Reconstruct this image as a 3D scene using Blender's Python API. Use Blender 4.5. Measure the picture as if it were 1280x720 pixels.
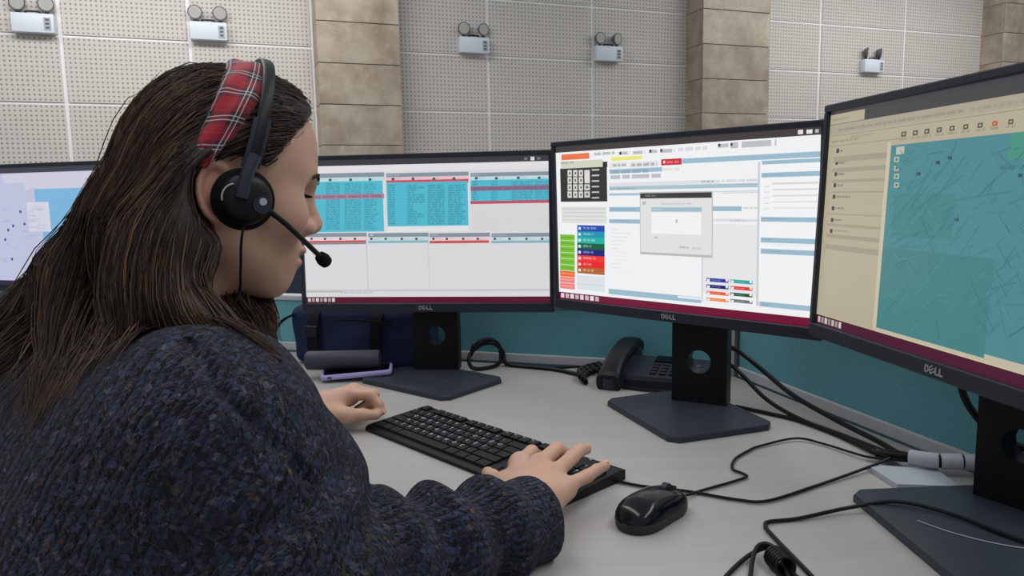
import bpy, bmesh, math, random
import numpy as np
from mathutils import Matrix, Vector

for o in list(bpy.data.objects): bpy.data.objects.remove(o)
SC = bpy.context.scene; COL = SC.collection
DT = 0.74                                   # desk top above the floor
pi = math.pi

# ------------------------------------------------------------------ camera
def make_camera():
    cd = bpy.data.cameras.new('camera'); cd.sensor_width = 36.0; cd.lens = 925.92*36/1280
    cd.clip_start = .02; cd.clip_end = 100
    o = bpy.data.objects.new('camera', cd); COL.objects.link(o)
    p, r = .1262, -.0186
    r0 = Vector((1, 0, 0)); u0 = Vector((0, math.sin(p), math.cos(p))); f0 = Vector((0, math.cos(p), -math.sin(p)))
    X = r0*math.cos(r)+u0*math.sin(r); Y = u0*math.cos(r)-r0*math.sin(r); Zc = -f0
    o.matrix_world = Matrix(((X.x, Y.x, Zc.x, 0), (X.y, Y.y, Zc.y, 0), (X.z, Y.z, Zc.z, .3874+DT), (0, 0, 0, 1)))
    SC.camera = o
make_camera()
# ------------------------------------------------------------------ world, lights, exposure
w = bpy.data.worlds.new('hall_light'); SC.world = w; w.use_nodes = True
w.node_tree.nodes['Background'].inputs[0].default_value = (.90, .95, 1.0, 1)
w.node_tree.nodes['Background'].inputs[1].default_value = .44
def area(name, loc, size, power, rot=(0, 0, 0), col=(1, .985, .965)):
    l = bpy.data.lights.new(name, 'AREA'); l.shape = 'RECTANGLE'; l.size, l.size_y = size; l.energy = power; l.color = col
    o = bpy.data.objects.new(name, l); COL.objects.link(o); o.location = loc; o.rotation_euler = rot
area('ceiling_tube_lights', (-1.3, 1.9, 3.6), (.5, 4.0), 41, (0, 0, .3))
area('ceiling_tube_lights', (1.5, .6, 3.5), (.5, 4.0), 47, (0, 0, -.3), (.95, .98, 1))
area('ceiling_tube_lights', (-2.7, 5.5, 3.8), (4.0, .5), 80, (.35, 0, .35))
area('ceiling_tube_lights', (5.1, 8.2, 3.9), (4.4, .5), 70, (.35, 0, .35))
SC.view_settings.view_transform = 'Standard'; SC.view_settings.look = 'None'
SC.view_settings.gamma = 1; SC.view_settings.use_curve_mapping = False
SC.view_settings.exposure = 0.0

# ------------------------------------------------------------------ materials
def lin(h):
    if isinstance(h, str): c = [int(h[i:i+2], 16)/255 for i in (0, 2, 4)]
    else: c = [q/255 for q in h]
    return tuple((q/12.92 if q <= .04045 else ((q+.055)/1.055)**2.4) for q in c)
class NT:
    def __init__(s, name):
        s.m = bpy.data.materials.new(name); s.m.use_nodes = True; s.t = s.m.node_tree; s.b = s.t.nodes['Principled BSDF']
    def n(s, typ, **kw):
        nd = s.t.nodes.new(typ)
        for k, v in kw.items():
            if k in nd.inputs.keys() if isinstance(k, str) else False: nd.inputs[k].default_value = v
            else: setattr(nd, k, v)
        return nd
    def l(s, a, b): s.t.links.new(a, b)
    def math(s, op, a, b=None, c=None):
        nd = s.t.nodes.new('ShaderNodeMath'); nd.operation = op
        for i, v in enumerate((a, b, c)):
            if v is None: continue
            if isinstance(v, (int, float)): nd.inputs[i].default_value = v
            else: s.l(v, nd.inputs[i])
        return nd.outputs[0]
    def mix(s, f, a, b):
        nd = s.t.nodes.new('ShaderNodeMix'); nd.data_type = 'RGBA'
        for sock, v in ((nd.inputs[0], f), (nd.inputs[6], a), (nd.inputs[7], b)):
            if isinstance(v, (int, float)): sock.default_value = v
            elif isinstance(v, tuple): sock.default_value = v+(1,) if len(v) == 3 else v
            else: s.l(v, sock)
        return nd.outputs[2]
    def ramp(s, fac, stops):
        nd = s.t.nodes.new('ShaderNodeValToRGB'); e = nd.color_ramp.elements
        while len(e) < len(stops): e.new(.5)
        for q, (p, c) in zip(e, stops): q.position = p; q.color = tuple(c)+(1,)
        s.l(fac, nd.inputs[0]); return nd.outputs[0]
    def obj(s): return s.t.nodes.new('ShaderNodeTexCoord').outputs['Object']
    def noise(s, vec, scale, detail=3, rough=.5):
        nd = s.t.nodes.new('ShaderNodeTexNoise'); nd.inputs['Scale'].default_value = scale; nd.inputs['Detail'].default_value = detail; nd.inputs['Roughness'].default_value = rough
        if vec is not None: s.l(vec, nd.inputs['Vector'])
        return nd
    def bump(s, h, strength, dist):
        nd = s.t.nodes.new('ShaderNodeBump'); nd.inputs['Strength'].default_value = strength; nd.inputs['Distance'].default_value = dist
        s.l(h, nd.inputs['Height']); s.l(nd.outputs[0], s.b.inputs['Normal']); return nd
    def scale(s, vec, sc):
        nd = s.t.nodes.new('ShaderNodeMapping'); nd.inputs['Scale'].default_value = sc; s.l(vec, nd.inputs['Vector']); return nd.outputs[0]
    def sep(s, vec):
        nd = s.t.nodes.new('ShaderNodeSeparateXYZ'); s.l(vec, nd.inputs[0]); return nd.outputs
def setp(b, **kw):
    for k, v in kw.items():
        b.inputs[k].default_value = v+(1,) if isinstance(v, tuple) and len(v) == 3 else v
def plain(name, h, rough=.5, var=.06, scale=60, bump=.0, metal=0, spec=.28):
    """one colour with a faint procedural unevenness and an optional fine grain"""
    t = NT(name); c = lin(h); n = t.noise(t.obj(), scale, 3)
    a = tuple(q*(1-var) for q in c); b = tuple(min(1, q*(1+var)) for q in c)
    t.l(t.mix(n.outputs[0], a, b), t.b.inputs['Base Color'])
    setp(t.b, Roughness=rough, Metallic=metal); t.b.inputs['Specular IOR Level'].default_value = spec
    if bump: t.bump(t.noise(t.obj(), scale*12, 2).outputs[0], bump, .0008)
    return t.m
M = {}
M['wall_white'] = plain('white_wall_lath', (234, 232, 233), .6, .02)
M['black_plastic'] = plain('black_plastic', (13, 14, 18), .45, .1, 40, .15)
M['dark_plastic'] = plain('dark_grey_plastic', (42, 46, 56), .42, .08, 40, .1)
M['stand_plate'] = plain('charcoal_stand_plate', (48, 54, 62), .40, .06, 30, .1)
M['key'] = plain('black_keycap', (11, 12, 16), .5, .12, 50, .1)
M['legend'] = plain('grey_key_print', (196, 200, 203), .6, .05)
M['cable'] = plain('black_cable_rubber', (10, 11, 15), .45, .1)
M['white_plastic'] = plain('white_painted_metal', (211, 218, 228), .4, .03)
M['grey_plastic'] = plain('light_grey_plastic', (167, 172, 180), .5, .04)
M['wrap'] = plain('grey_spiral_wrap', (184, 188, 194), .5, .05)
M['rail'] = plain('grey_aluminium_rail', (194, 197, 199), .4, .04)
M['silver'] = plain('silver_print', (174, 180, 184), .35, .03, metal=.4)
M['glossy_black'] = plain('glossy_black_plastic', (11, 13, 18), .16, .1, 20)
M['mouse_side'] = plain('matt_grey_plastic', (43, 45, 49), .5, .08)
M['lilac'] = plain('lilac_phone_case', (167, 159, 210), .45, .04)
M['speaker'] = plain('dark_slate_cylinder', (58, 60, 70), .5, .08, 120, .2)
M['bag'] = plain('navy_nylon', (34, 44, 78), .8, .2, 90, .5)
M['webbing'] = plain('black_webbing', (12, 13, 18), .85, .2, 160, .6)
M['dark_slate'] = plain('dark_slate_fabric', (51, 61, 76), .85, .1, 60, .3)
M['foam'] = plain('black_foam', (14, 15, 18), .95, .3, 500, .9)
M['lens'] = plain('smoky_lamp_lens', (178, 176, 172), .25, .12, 90)
M['lamp_shell'] = plain('grey_lamp_shell', (92, 93, 98), .45, .1)
M['trouser'] = plain('dark_denim', (28, 34, 48), .9, .15, 120, .4)
M['shoe'] = plain('dark_leather', (23, 23, 26), .5, .1)
M['floor'] = plain('grey_floor_covering', (139, 136, 130), .6, .06, 3)
M['steel'] = plain('brushed_steel', (141, 144, 148), .35, .05, metal=.9)
M['brow'] = plain('dark_brown_hair', (42, 30, 25), .7, .2)
M['eye_white'] = plain('eye_white', (196, 186, 180), .25, .03)
M['nail'] = plain('fingernail', (217, 167, 154), .3, .03)
M['wire'] = plain('pale_wire', (159, 163, 166), .4, .04)

def m_desk():
    t = NT('pale_wood_laminate'); o = t.obj(); q = t.scale(o, (1.0, 9.0, 9.0))
    n = t.noise(q, 7, 6, .6); f = t.noise(q, 60, 3)
    c = t.ramp(n.outputs[0], [(.30, lin((166, 162, 159))), (.55, lin((171, 168, 164))), (.75, lin((176, 172, 169)))])
    t.l(t.mix(t.math('MULTIPLY', f.outputs[0], .35), c, lin((160, 156, 153))), t.b.inputs['Base Color']); setp(t.b, Roughness=.42)
    t.bump(f.outputs[0], .05, .0004); return t.m
M['desk'] = m_desk()
def m_fabric():
    t = NT('teal_partition_fabric'); o = t.obj()
    n = t.noise(o, 260, 2); w2 = t.noise(o, 5, 3)
    c = t.mix(n.outputs[0], lin((92, 159, 172)), lin((120, 182, 194)))
    t.l(t.mix(t.math('MULTIPLY', w2.outputs[0], .3), c, lin((87, 150, 163))), t.b.inputs['Base Color']); setp(t.b, Roughness=.9)
    t.bump(n.outputs[0], .3, .001); return t.m
M['fabric'] = m_fabric()
def m_panel():
    """perforated acoustic board: holes on a 43 mm grid as a height and colour pattern"""
    t = NT('perforated_acoustic_board'); o = t.obj(); s = t.sep(o)
    P = .0415
    fx = t.math('SUBTRACT', t.math('FRACT', t.math('DIVIDE', s[0], P)), .5); fz = t.math('SUBTRACT', t.math('FRACT', t.math('DIVIDE', s[2], P)), .5)
    r = t.math('SQRT', t.math('ADD', t.math('MULTIPLY', fx, fx), t.math('MULTIPLY', fz, fz)))
    mr = t.t.nodes.new('ShaderNodeMapRange'); mr.interpolation_type = 'SMOOTHSTEP'
    mr.inputs['From Min'].default_value = .15; mr.inputs['From Max'].default_value = .27; t.l(r, mr.inputs[0])
    n = t.noise(o, 1.2, 3); base = t.mix(n.outputs[0], lin((196, 191, 185)), lin((206, 201, 196)))
    t.l(t.mix(mr.outputs[0], lin((147, 141, 135)), base), t.b.inputs['Base Color']); setp(t.b, Roughness=.75)
    t.bump(mr.outputs[0], .5, .006); return t.m
M['panel'] = m_panel()
def m_stone():
    t = NT('beige_marble'); o = t.obj(); inf = t.t.nodes.new('ShaderNodeObjectInfo')
    v = t.t.nodes.new('ShaderNodeVectorMath'); v.operation = 'ADD'; t.l(o, v.inputs[0])
    sc = t.t.nodes.new('ShaderNodeVectorMath'); sc.operation = 'SCALE'; sc.inputs[0].default_value = (7, 13, 5); t.l(inf.outputs['Random'], sc.inputs['Scale']); t.l(sc.outputs[0], v.inputs[1])
    n = t.noise(v.outputs[0], 3.2, 8, .62); n2 = t.noise(v.outputs[0], 14, 5, .6)
    c = t.ramp(n.outputs[0], [(.32, lin((140, 125, 109))), (.47, lin((159, 146, 129))), (.58, lin((174, 162, 146))), (.74, lin((187, 176, 161)))])
    k = t.ramp(n2.outputs[0], [(.56, (0, 0, 0)), (.72, (1, 1, 1))])
    c = t.mix(t.math('MULTIPLY', k, .35), c, lin((198, 188, 174)))
    c = t.mix(t.math('MULTIPLY', t.math('SUBTRACT', inf.outputs['Random'], .35), .30), c, lin((125, 112, 99)))
    t.l(c, t.b.inputs['Base Color']); setp(t.b, Roughness=.45); return t.m
M['stone'] = m_stone()
def m_screen(name, strength):
    t = NT(name); a = t.t.nodes.new('ShaderNodeAttribute'); a.attribute_name = 'ink'
    setp(t.b, Roughness=.35); t.b.inputs['Base Color'].default_value = (.01, .01, .012, 1)
    t.l(a.outputs['Color'], t.b.inputs['Emission Color']); t.b.inputs['Emission Strength'].default_value = strength; return t.m
def m_skin():
    t = NT('skin'); o = t.obj(); a = t.t.nodes.new('ShaderNodeAttribute'); a.attribute_name = 'tone'
    s = t.t.nodes.new('ShaderNodeSeparateColor'); t.l(a.outputs['Color'], s.inputs[0])
    n = t.noise(o, 35, 4); c = t.mix(n.outputs[0], lin((190, 148, 126)), lin((202, 161, 138)))
    c = t.mix(s.outputs[0], c, lin((176, 88, 82)))          # lips
    c = t.mix(t.math('MULTIPLY', s.outputs[1], .55), c, lin((207, 141, 124)))   # cheeks, ear, knuckles, nose
    t.l(c, t.b.inputs['Base Color']); setp(t.b, Roughness=.5)
    t.b.inputs['Subsurface Weight'].default_value = .12; t.b.inputs['Subsurface Radius'].default_value = (.008, .003, .0015); t.b.inputs['Subsurface Scale'].default_value = .6
    t.bump(t.noise(o, 700, 2).outputs[0], .08, .0006); return t.m
M['skin'] = m_skin()
def m_knit():
    """melange wool: ribs and stitches from the knit coordinates (across, along), flecked yarn"""
    t = NT('melange_wool_knit'); o = t.obj(); a = t.t.nodes.new('ShaderNodeAttribute'); a.attribute_name = 'knit'
    s = t.sep(a.outputs['Vector']); wobn = t.noise(o, 30, 2)
    u = t.math('ADD', s[0], t.math('MULTIPLY', wobn.outputs[0], .016))
    PU, PV = .0085, .0062
    fu = t.math('DIVIDE', u, PU); tri = t.math('ABSOLUTE', t.math('SUBTRACT', t.math('FRACT', fu), .5))       # .5 at the wale edges
    vv = t.math('ADD', t.math('DIVIDE', s[1], PV), t.math('MULTIPLY', tri, 1.3))
    st = t.math('ABSOLUTE', t.math('SINE', t.math('MULTIPLY', vv, pi)))
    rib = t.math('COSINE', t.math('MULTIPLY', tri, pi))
    rib3 = t.math('SINE', t.math('MULTIPLY', u, 2*pi/(PU*3)))
    fz = t.noise(o, 420, 3, .7)
    h = t.math('ADD', t.math('MULTIPLY', rib, t.math('ADD', .45, t.math('MULTIPLY', st, .55))), t.math('ADD', t.math('MULTIPLY', fz.outputs[0], 1.5), t.math('MULTIPLY', rib3, .18)))
    vor = t.t.nodes.new('ShaderNodeTexVoronoi'); vor.inputs['Scale'].default_value = 240; 
    wv = t.t.nodes.new('ShaderNodeVectorMath'); wv.operation = 'ADD'; t.l(o, wv.inputs[0])
    n3 = t.noise(o, 120, 2); sc = t.t.nodes.new('ShaderNodeVectorMath'); sc.operation = 'SCALE'; sc.inputs['Scale'].default_value = .012; t.l(n3.outputs['Color'], sc.inputs[0]); t.l(sc.outputs[0], wv.inputs[1]); t.l(wv.outputs[0], vor.inputs['Vector'])
    cs = t.t.nodes.new('ShaderNodeSeparateColor'); t.l(vor.outputs['Color'], cs.inputs[0])
    c = t.ramp(cs.outputs[0], [(.0, lin((8, 10, 17))), (.30, lin((15, 19, 34))), (.48, lin((38, 45, 80))), (.60, lin((52, 40, 66))), (.74, lin((76, 80, 118))), (.86, lin((28, 62, 88))), (.94, lin((84, 62, 54))), (1., lin((116, 110, 132)))])
    big = t.noise(o, 14, 3); c = t.mix(t.math('MULTIPLY', big.outputs[0], .40), c, lin((14, 18, 32)))
    big2 = t.noise(o, 23, 2); pk = t.ramp(big2.outputs[0], [(.60, (0, 0, 0)), (.70, (1, 1, 1))]); c = t.mix(t.math('MULTIPLY', pk, .35), c, lin((60, 47, 53)))
    sp = t.noise(t.scale(o, (1, 1, 1)), 44, 1); fl = t.ramp(sp.outputs[0], [(.745, (0, 0, 0)), (.77, (1, 1, 1))]); c = t.mix(t.math('MULTIPLY', fl, .75), c, lin((168, 118, 60)))
    dk = t.math('MULTIPLY', t.math('SUBTRACT', 1.0, rib), .45); c = t.mix(dk, c, lin((6, 7, 11)))  # shade in the grooves between ribs, painted into the yarn colour
    t.l(c, t.b.inputs['Base Color']); setp(t.b, Roughness=.95); t.b.inputs['Specular IOR Level'].default_value = .15
    t.b.inputs['Sheen Weight'].default_value = .10; t.b.inputs['Sheen Roughness'].default_value = .5
    t.bump(h, 1.0, .0045); return t.m
M['knit'] = m_knit()
def m_hair():
    t = NT('dark_brown_hair_strands'); a = t.t.nodes.new('ShaderNodeAttribute'); a.attribute_name = 'shade'
    s = t.t.nodes.new('ShaderNodeSeparateColor'); t.l(a.outputs['Color'], s.inputs[0])
    c = t.ramp(s.outputs[0], [(0, lin((24, 17, 14))), (.40, lin((46, 33, 25))), (.75, lin((82, 61, 46))), (1, lin((116, 88, 66)))])
    t.l(c, t.b.inputs['Base Color']); setp(t.b, Roughness=.50); t.b.inputs['Specular IOR Level'].default_value = .30; return t.m
M['hair'] = m_hair()
def m_tartan():
    t = NT('red_tartan_cloth'); uv = t.t.nodes.new('ShaderNodeAttribute'); uv.attribute_name = 'weave'; s = t.sep(uv.outputs['Vector'])
    def stripes(x, period, bands):
        f = t.math('FRACT', t.math('DIVIDE', x, period)); tot = None
        for c0, wd in bands:
            m = t.math('LESS_THAN', t.math('ABSOLUTE', t.math('SUBTRACT', f, c0)), wd/2); tot = m if tot is None else t.math('MAXIMUM', tot, m)
        return tot
    red, navy, white = lin((156, 20, 40)), lin((25, 25, 36)), lin((201, 196, 200))
    nu = stripes(s[0], .028, [(.5, .46)]); nv = stripes(s[1], .028, [(.5, .46)])
    c = t.mix(t.math('MULTIPLY', t.math('ADD', nu, nv), .46), red, navy)
    wu = stripes(s[0], .028, [(.43, .035), (.57, .035)]); wv = stripes(s[1], .028, [(.43, .035), (.57, .035)]); ru = stripes(s[0], .028, [(.0, .04)])
    c = t.mix(t.math('MULTIPLY', wu, .7), c, white); c = t.mix(t.math('MULTIPLY', wv, .7), c, white); c = t.mix(t.math('MULTIPLY', ru, .6), c, lin((199, 48, 74)))
    t.l(c, t.b.inputs['Base Color']); setp(t.b, Roughness=.85); t.b.inputs['Sheen Weight'].default_value = .2
    t.bump(t.noise(t.obj(), 900, 2).outputs[0], .4, .0008); return t.m
M['tartan'] = m_tartan()
# ------------------------------------------------------------------ implicit surfaces (pure numpy)
def A3(*v): return np.array(v, float)
def smin(a, b, k):
    h = np.clip(.5 + .5*(b-a)/k, 0, 1)
    return b + (a-b)*h - k*h*(1-h)
def smax(a, b, k): return -smin(-a, -b, k)
def s_ball(P, c, r): return np.linalg.norm(P-np.asarray(c), axis=-1) - r
def s_ell(P, c, r):
    r = np.asarray(r, float); q = (P-np.asarray(c))/r
    k0 = np.linalg.norm(q, axis=-1); k1 = np.linalg.norm(q/r, axis=-1)
    return np.where(k1 > 1e-9, k0*(k0-1)/np.maximum(k1, 1e-9), -r.min())
def s_cone(P, a, b, ra, rb):
    a = np.asarray(a, float); b = np.asarray(b, float); ab = b-a
    t = np.clip(((P-a)@ab)/max(ab@ab, 1e-12), 0, 1)
    return np.linalg.norm(P-a-t[..., None]*ab, axis=-1) - (ra+(rb-ra)*t)
def cone_t(P, a, b):
    a = np.asarray(a, float); b = np.asarray(b, float); ab = b-a
    return np.clip(((P-a)@ab)/max(ab@ab, 1e-12), 0, 1)
def chain(P, pts, k):
    """pts: list of (x,y,z,r): a smooth chain of round cones"""
    d = None
    for p, q in zip(pts[:-1], pts[1:]):
        e = s_cone(P, p[:3], q[:3], p[3], q[3]); d = e if d is None else smin(d, e, k)
    return d

def sdf_mesh(f, lo, hi, h, nb=8, pad=1.25):
    """sparse surface nets: returns verts (N,3) and quads (M,4)"""
    lo = np.asarray(lo, float); hi = np.asarray(hi, float)
    n = np.ceil((hi-lo)/(h*nb)).astype(int); H = h*nb
    ii = np.stack(np.meshgrid(*[np.arange(k) for k in n], indexing='ij'), -1).reshape(-1, 3)
    keep = []
    for s in range(0, len(ii), 200000):
        c = lo+(ii[s:s+200000]+.5)*H
        keep.append(np.abs(f(c)) < H*.8661*pad)
    ii = ii[np.concatenate(keep)]
    g = np.arange(nb+1); off = np.stack(np.meshgrid(g, g, g, indexing='ij'), -1).reshape(-1, 3)
    N = (n*nb+2).astype(np.int64)
    def lin(a): return (a[..., 0].astype(np.int64)*N[1]+a[..., 1])*N[2]+a[..., 2]
    cid, cpos, edges = [], [], [[], [], []]
    co = np.stack(np.meshgrid(*[[0, 1]]*3, indexing='ij'), -1).reshape(-1, 3)
    EP = [(0, 4), (1, 5), (2, 6), (3, 7), (0, 2), (1, 3), (4, 6), (5, 7), (0, 1), (2, 3), (4, 5), (6, 7)]
    B = 400
    for s in range(0, len(ii), B):
        blk = ii[s:s+B]*nb
        G = blk[:, None, :]+off[None]
        V = f((lo+G*h).reshape(-1, 3)).reshape(len(blk), nb+1, nb+1, nb+1)
        corners = [V[:, a:a+nb, b:b+nb, c:c+nb] for a, b, c in co]
        sg = np.stack([q < 0 for q in corners], 0); cnt = sg.sum(0)
        act = (cnt > 0) & (cnt < 8)
        bi, x, y, z = np.nonzero(act)
        if not len(bi): continue
        cv = np.stack([q[bi, x, y, z] for q in corners], 1)
        acc = np.zeros((len(bi), 3)); num = np.zeros(len(bi))
        for a, b in EP:
            va, vb = cv[:, a], cv[:, b]; m = (va < 0) != (vb < 0)
            t = np.where(m, va/np.where(m, va-vb, 1), 0)
            p = co[a][None]+(co[b]-co[a])[None]*t[:, None]
            acc += p*m[:, None]; num += m
        cell = blk[bi]+np.stack([x, y, z], 1)
        cid.append(lin(cell)); cpos.append(lo+(cell+acc/num[:, None])*h)
        for ax in range(3):
            b = [4, 2, 1][ax]; m = (cv[:, 0] < 0) != (cv[:, b] < 0)
            edges[ax].append((cell[m], cv[m, 0] < 0))
    cid = np.concatenate(cid); cpos = np.concatenate(cpos)
    o = np.argsort(cid); cid = cid[o]; cpos = cpos[o]
    quads = []
    for ax in range(3):
        cell = np.concatenate([e[0] for e in edges[ax]]); sgn = np.concatenate([e[1] for e in edges[ax]])
        u = np.zeros(3, int); w = np.zeros(3, int); u[(ax+1) % 3] = 1; w[(ax+2) % 3] = 1
        q = np.stack([lin(cell), lin(cell-u), lin(cell-u-w), lin(cell-w)], 1)
        k = np.searchsorted(cid, q); k = np.minimum(k, len(cid)-1)
        ok = (cid[k] == q).all(1); k = k[ok]; s2 = sgn[ok]
        k[~s2] = k[~s2][:, ::-1]
        quads.append(k)
    return cpos, np.concatenate(quads)
def sdf_grad(f, P, e=8e-4):
    g = np.stack([f(P+d)-f(P-d) for d in np.eye(3)*e], -1)
    return g/np.maximum(np.linalg.norm(g, axis=-1, keepdims=True), 1e-9)
def wob(P, seed, scale, n=6):
    """cheap smooth noise in about -1..1"""
    rg = np.random.RandomState(seed); o = np.zeros(len(P))
    for i in range(n):
        d = rg.normal(size=3); d /= np.linalg.norm(d)
        o += np.sin(P@d*scale*rg.uniform(.7, 1.5)+rg.uniform(0, 6.28)+1.3*np.sin(P@np.roll(d, 1)*scale*.6+i))
    return o/n*1.6
# ------------------------------------------------------------------ object helpers
def link(name, me, mat, parent=None, loc=None, rot=None):
    o = bpy.data.objects.new(name, me); COL.objects.link(o)
    if mat is not None and not me.materials: me.materials.append(M[mat] if isinstance(mat, str) else mat)
    if parent is not None: o.parent = parent
    if loc is not None: o.location = loc
    if rot is not None: o.rotation_euler = rot
    return o
def tag(o, label, cat, group=None):
    o['label'] = label; o['category'] = cat
    if group: o['group'] = group
    return o
def thing(name, label, cat, loc=(0, 0, 0), rz=0, group=None):
    o = bpy.data.objects.new(name, None); COL.objects.link(o); o.location = loc; o.rotation_euler = (0, 0, rz); o.empty_display_size = .05
    return tag(o, label, cat, group)
def mesh_from(verts, faces, name='m', smooth=False):
    me = bpy.data.meshes.new(name); me.from_pydata([tuple(map(float, v)) for v in verts], [], [tuple(map(int, f)) for f in faces]); me.update()
    if smooth: me.polygons.foreach_set('use_smooth', [True]*len(me.polygons))
    return me
def np_mesh(V, Q, name='m', smooth=True):
    me = bpy.data.meshes.new(name); V = np.asarray(V, np.float32); Q = np.asarray(Q, np.int32); k = Q.shape[1]
    me.vertices.add(len(V)); me.vertices.foreach_set('co', V.ravel())
    me.loops.add(Q.size); me.loops.foreach_set('vertex_index', Q.ravel())
    me.polygons.add(len(Q)); me.polygons.foreach_set('loop_start', np.arange(0, Q.size, k, dtype=np.int32)); me.polygons.foreach_set('loop_total', np.full(len(Q), k, np.int32))
    me.polygons.foreach_set('use_smooth', np.full(len(Q), smooth)); me.update(calc_edges=True); me.validate(); return me
class MB:
    """collects shapes into one mesh"""
    def __init__(s): s.bm = bmesh.new()
    def box(s, c, size, bev=0, rot=None, seg=2):
        r = bmesh.ops.create_cube(s.bm, size=1); vs = r['verts']
        bmesh.ops.scale(s.bm, vec=size, verts=vs)
        if bev:
            es = list({e for v in vs for e in v.link_edges})
            q = bmesh.ops.bevel(s.bm, geom=es, offset=bev, segments=seg, affect='EDGES', profile=.5); vs = list({v for f in q['faces'] for v in f.verts} | {v for v in vs if v.is_valid})
        if rot is not None: bmesh.ops.rotate(s.bm, cent=(0, 0, 0), matrix=rot if isinstance(rot, Matrix) else Matrix.Rotation(rot, 3, 'Z'), verts=vs)
        bmesh.ops.translate(s.bm, vec=c, verts=vs); return vs
    def cyl(s, a, b, r0, r1=None, n=20, cap=True):
        a, b = Vector(a), Vector(b); d = b-a; r1 = r0 if r1 is None else r1
        M4 = Matrix.Translation((a+b)/2) @ d.to_track_quat('Z', 'Y').to_matrix().to_4x4()
        return bmesh.ops.create_cone(s.bm, cap_ends=cap, segments=n, radius1=r0, radius2=r1, depth=d.length, matrix=M4)['verts']
    def ball(s, c, r, n=16, sc=(1, 1, 1), rot=None):
        M4 = Matrix.Translation(c) @ (rot.to_4x4() if rot is not None else Matrix()) @ Matrix.Diagonal((r*sc[0], r*sc[1], r*sc[2], 1))
        return bmesh.ops.create_uvsphere(s.bm, u_segments=n, v_segments=max(6, n//2+2), radius=1, matrix=M4)['verts']
    def tube(s, pts, r, n=8, cap=True):
        pts = [Vector(p) for p in pts]; rings = []; up = Vector((0, 0, 1)); N = len(pts)
        t0 = (pts[1]-pts[0]).normalized(); nrm = t0.orthogonal().normalized() if abs(t0.z) > .95 else t0.cross(up).normalized()
        for i, p in enumerate(pts):
            t = (pts[min(i+1, N-1)]-pts[max(i-1, 0)]).normalized(); nrm = (nrm-t*nrm.dot(t)).normalized(); b = t.cross(nrm); rr = r[i] if isinstance(r, (list, tuple)) else r
            rings.append([s.bm.verts.new(p+(nrm*math.cos(2*pi*k/n)+b*math.sin(2*pi*k/n))*rr) for k in range(n)])
        for A, B in zip(rings[:-1], rings[1:]):
            for k in range(n): s.bm.faces.new((A[k], A[(k+1) % n], B[(k+1) % n], B[k]))
        if cap: s.bm.faces.new(rings[0][::-1]); s.bm.faces.new(rings[-1])
    def prism(s, poly, z0, z1):
        a = [s.bm.verts.new((x, y, z0)) for x, y in poly]; b = [s.bm.verts.new((x, y, z1)) for x, y in poly]; n = len(poly)
        s.bm.faces.new(a[::-1]); s.bm.faces.new(b)
        for k in range(n): s.bm.faces.new((a[k], a[(k+1) % n], b[(k+1) % n], b[k]))
    def loft(s, rings, cap=True):
        R = [[s.bm.verts.new(p) for p in r] for r in rings]; n = len(R[0])
        for A, B in zip(R[:-1], R[1:]):
            for k in range(n): s.bm.faces.new((A[k], A[(k+1) % n], B[(k+1) % n], B[k]))
        if cap: s.bm.faces.new(R[0][::-1]); s.bm.faces.new(R[-1])
    def xform(s, M4): bmesh.ops.transform(s.bm, matrix=M4, verts=s.bm.verts)
    def mesh(s, smooth=False, angle=40):
        bmesh.ops.recalc_face_normals(s.bm, faces=s.bm.faces)
        me = bpy.data.meshes.new('m'); s.bm.to_mesh(me); s.bm.free()
        if smooth:
            me.polygons.foreach_set('use_smooth', [True]*len(me.polygons)); me.set_sharp_from_angle(angle=math.radians(angle))
        return me
    def put(s, name, mat, parent=None, loc=None, rot=None, smooth=False, angle=40): return link(name, s.mesh(smooth, angle), mat, parent, loc, rot)
def spline(pts, n=8):
    """Catmull-Rom through pts"""
    P = [Vector(p) for p in pts]; P = [P[0]*2-P[1]]+P+[P[-1]*2-P[-2]]; out = []
    for i in range(1, len(P)-2):
        for k in range(n):
            t = k/n; a, b, c, d = P[i-1:i+3]
            out.append(.5*((2*b)+(c-a)*t+(2*a-5*b+4*c-d)*t*t+(3*b-a-3*c+d)*t**3))
    out.append(P[-2]); return out
def dup(o, parent=None, loc=None, rz=None):
    c = o.copy(); COL.objects.link(c)
    if parent is not None: c.parent = parent
    if loc is not None: c.location = loc
    if rz is not None: c.rotation_euler = (0, 0, rz)
    for ch in list(o.children): dup(ch, c)
    return c
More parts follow.
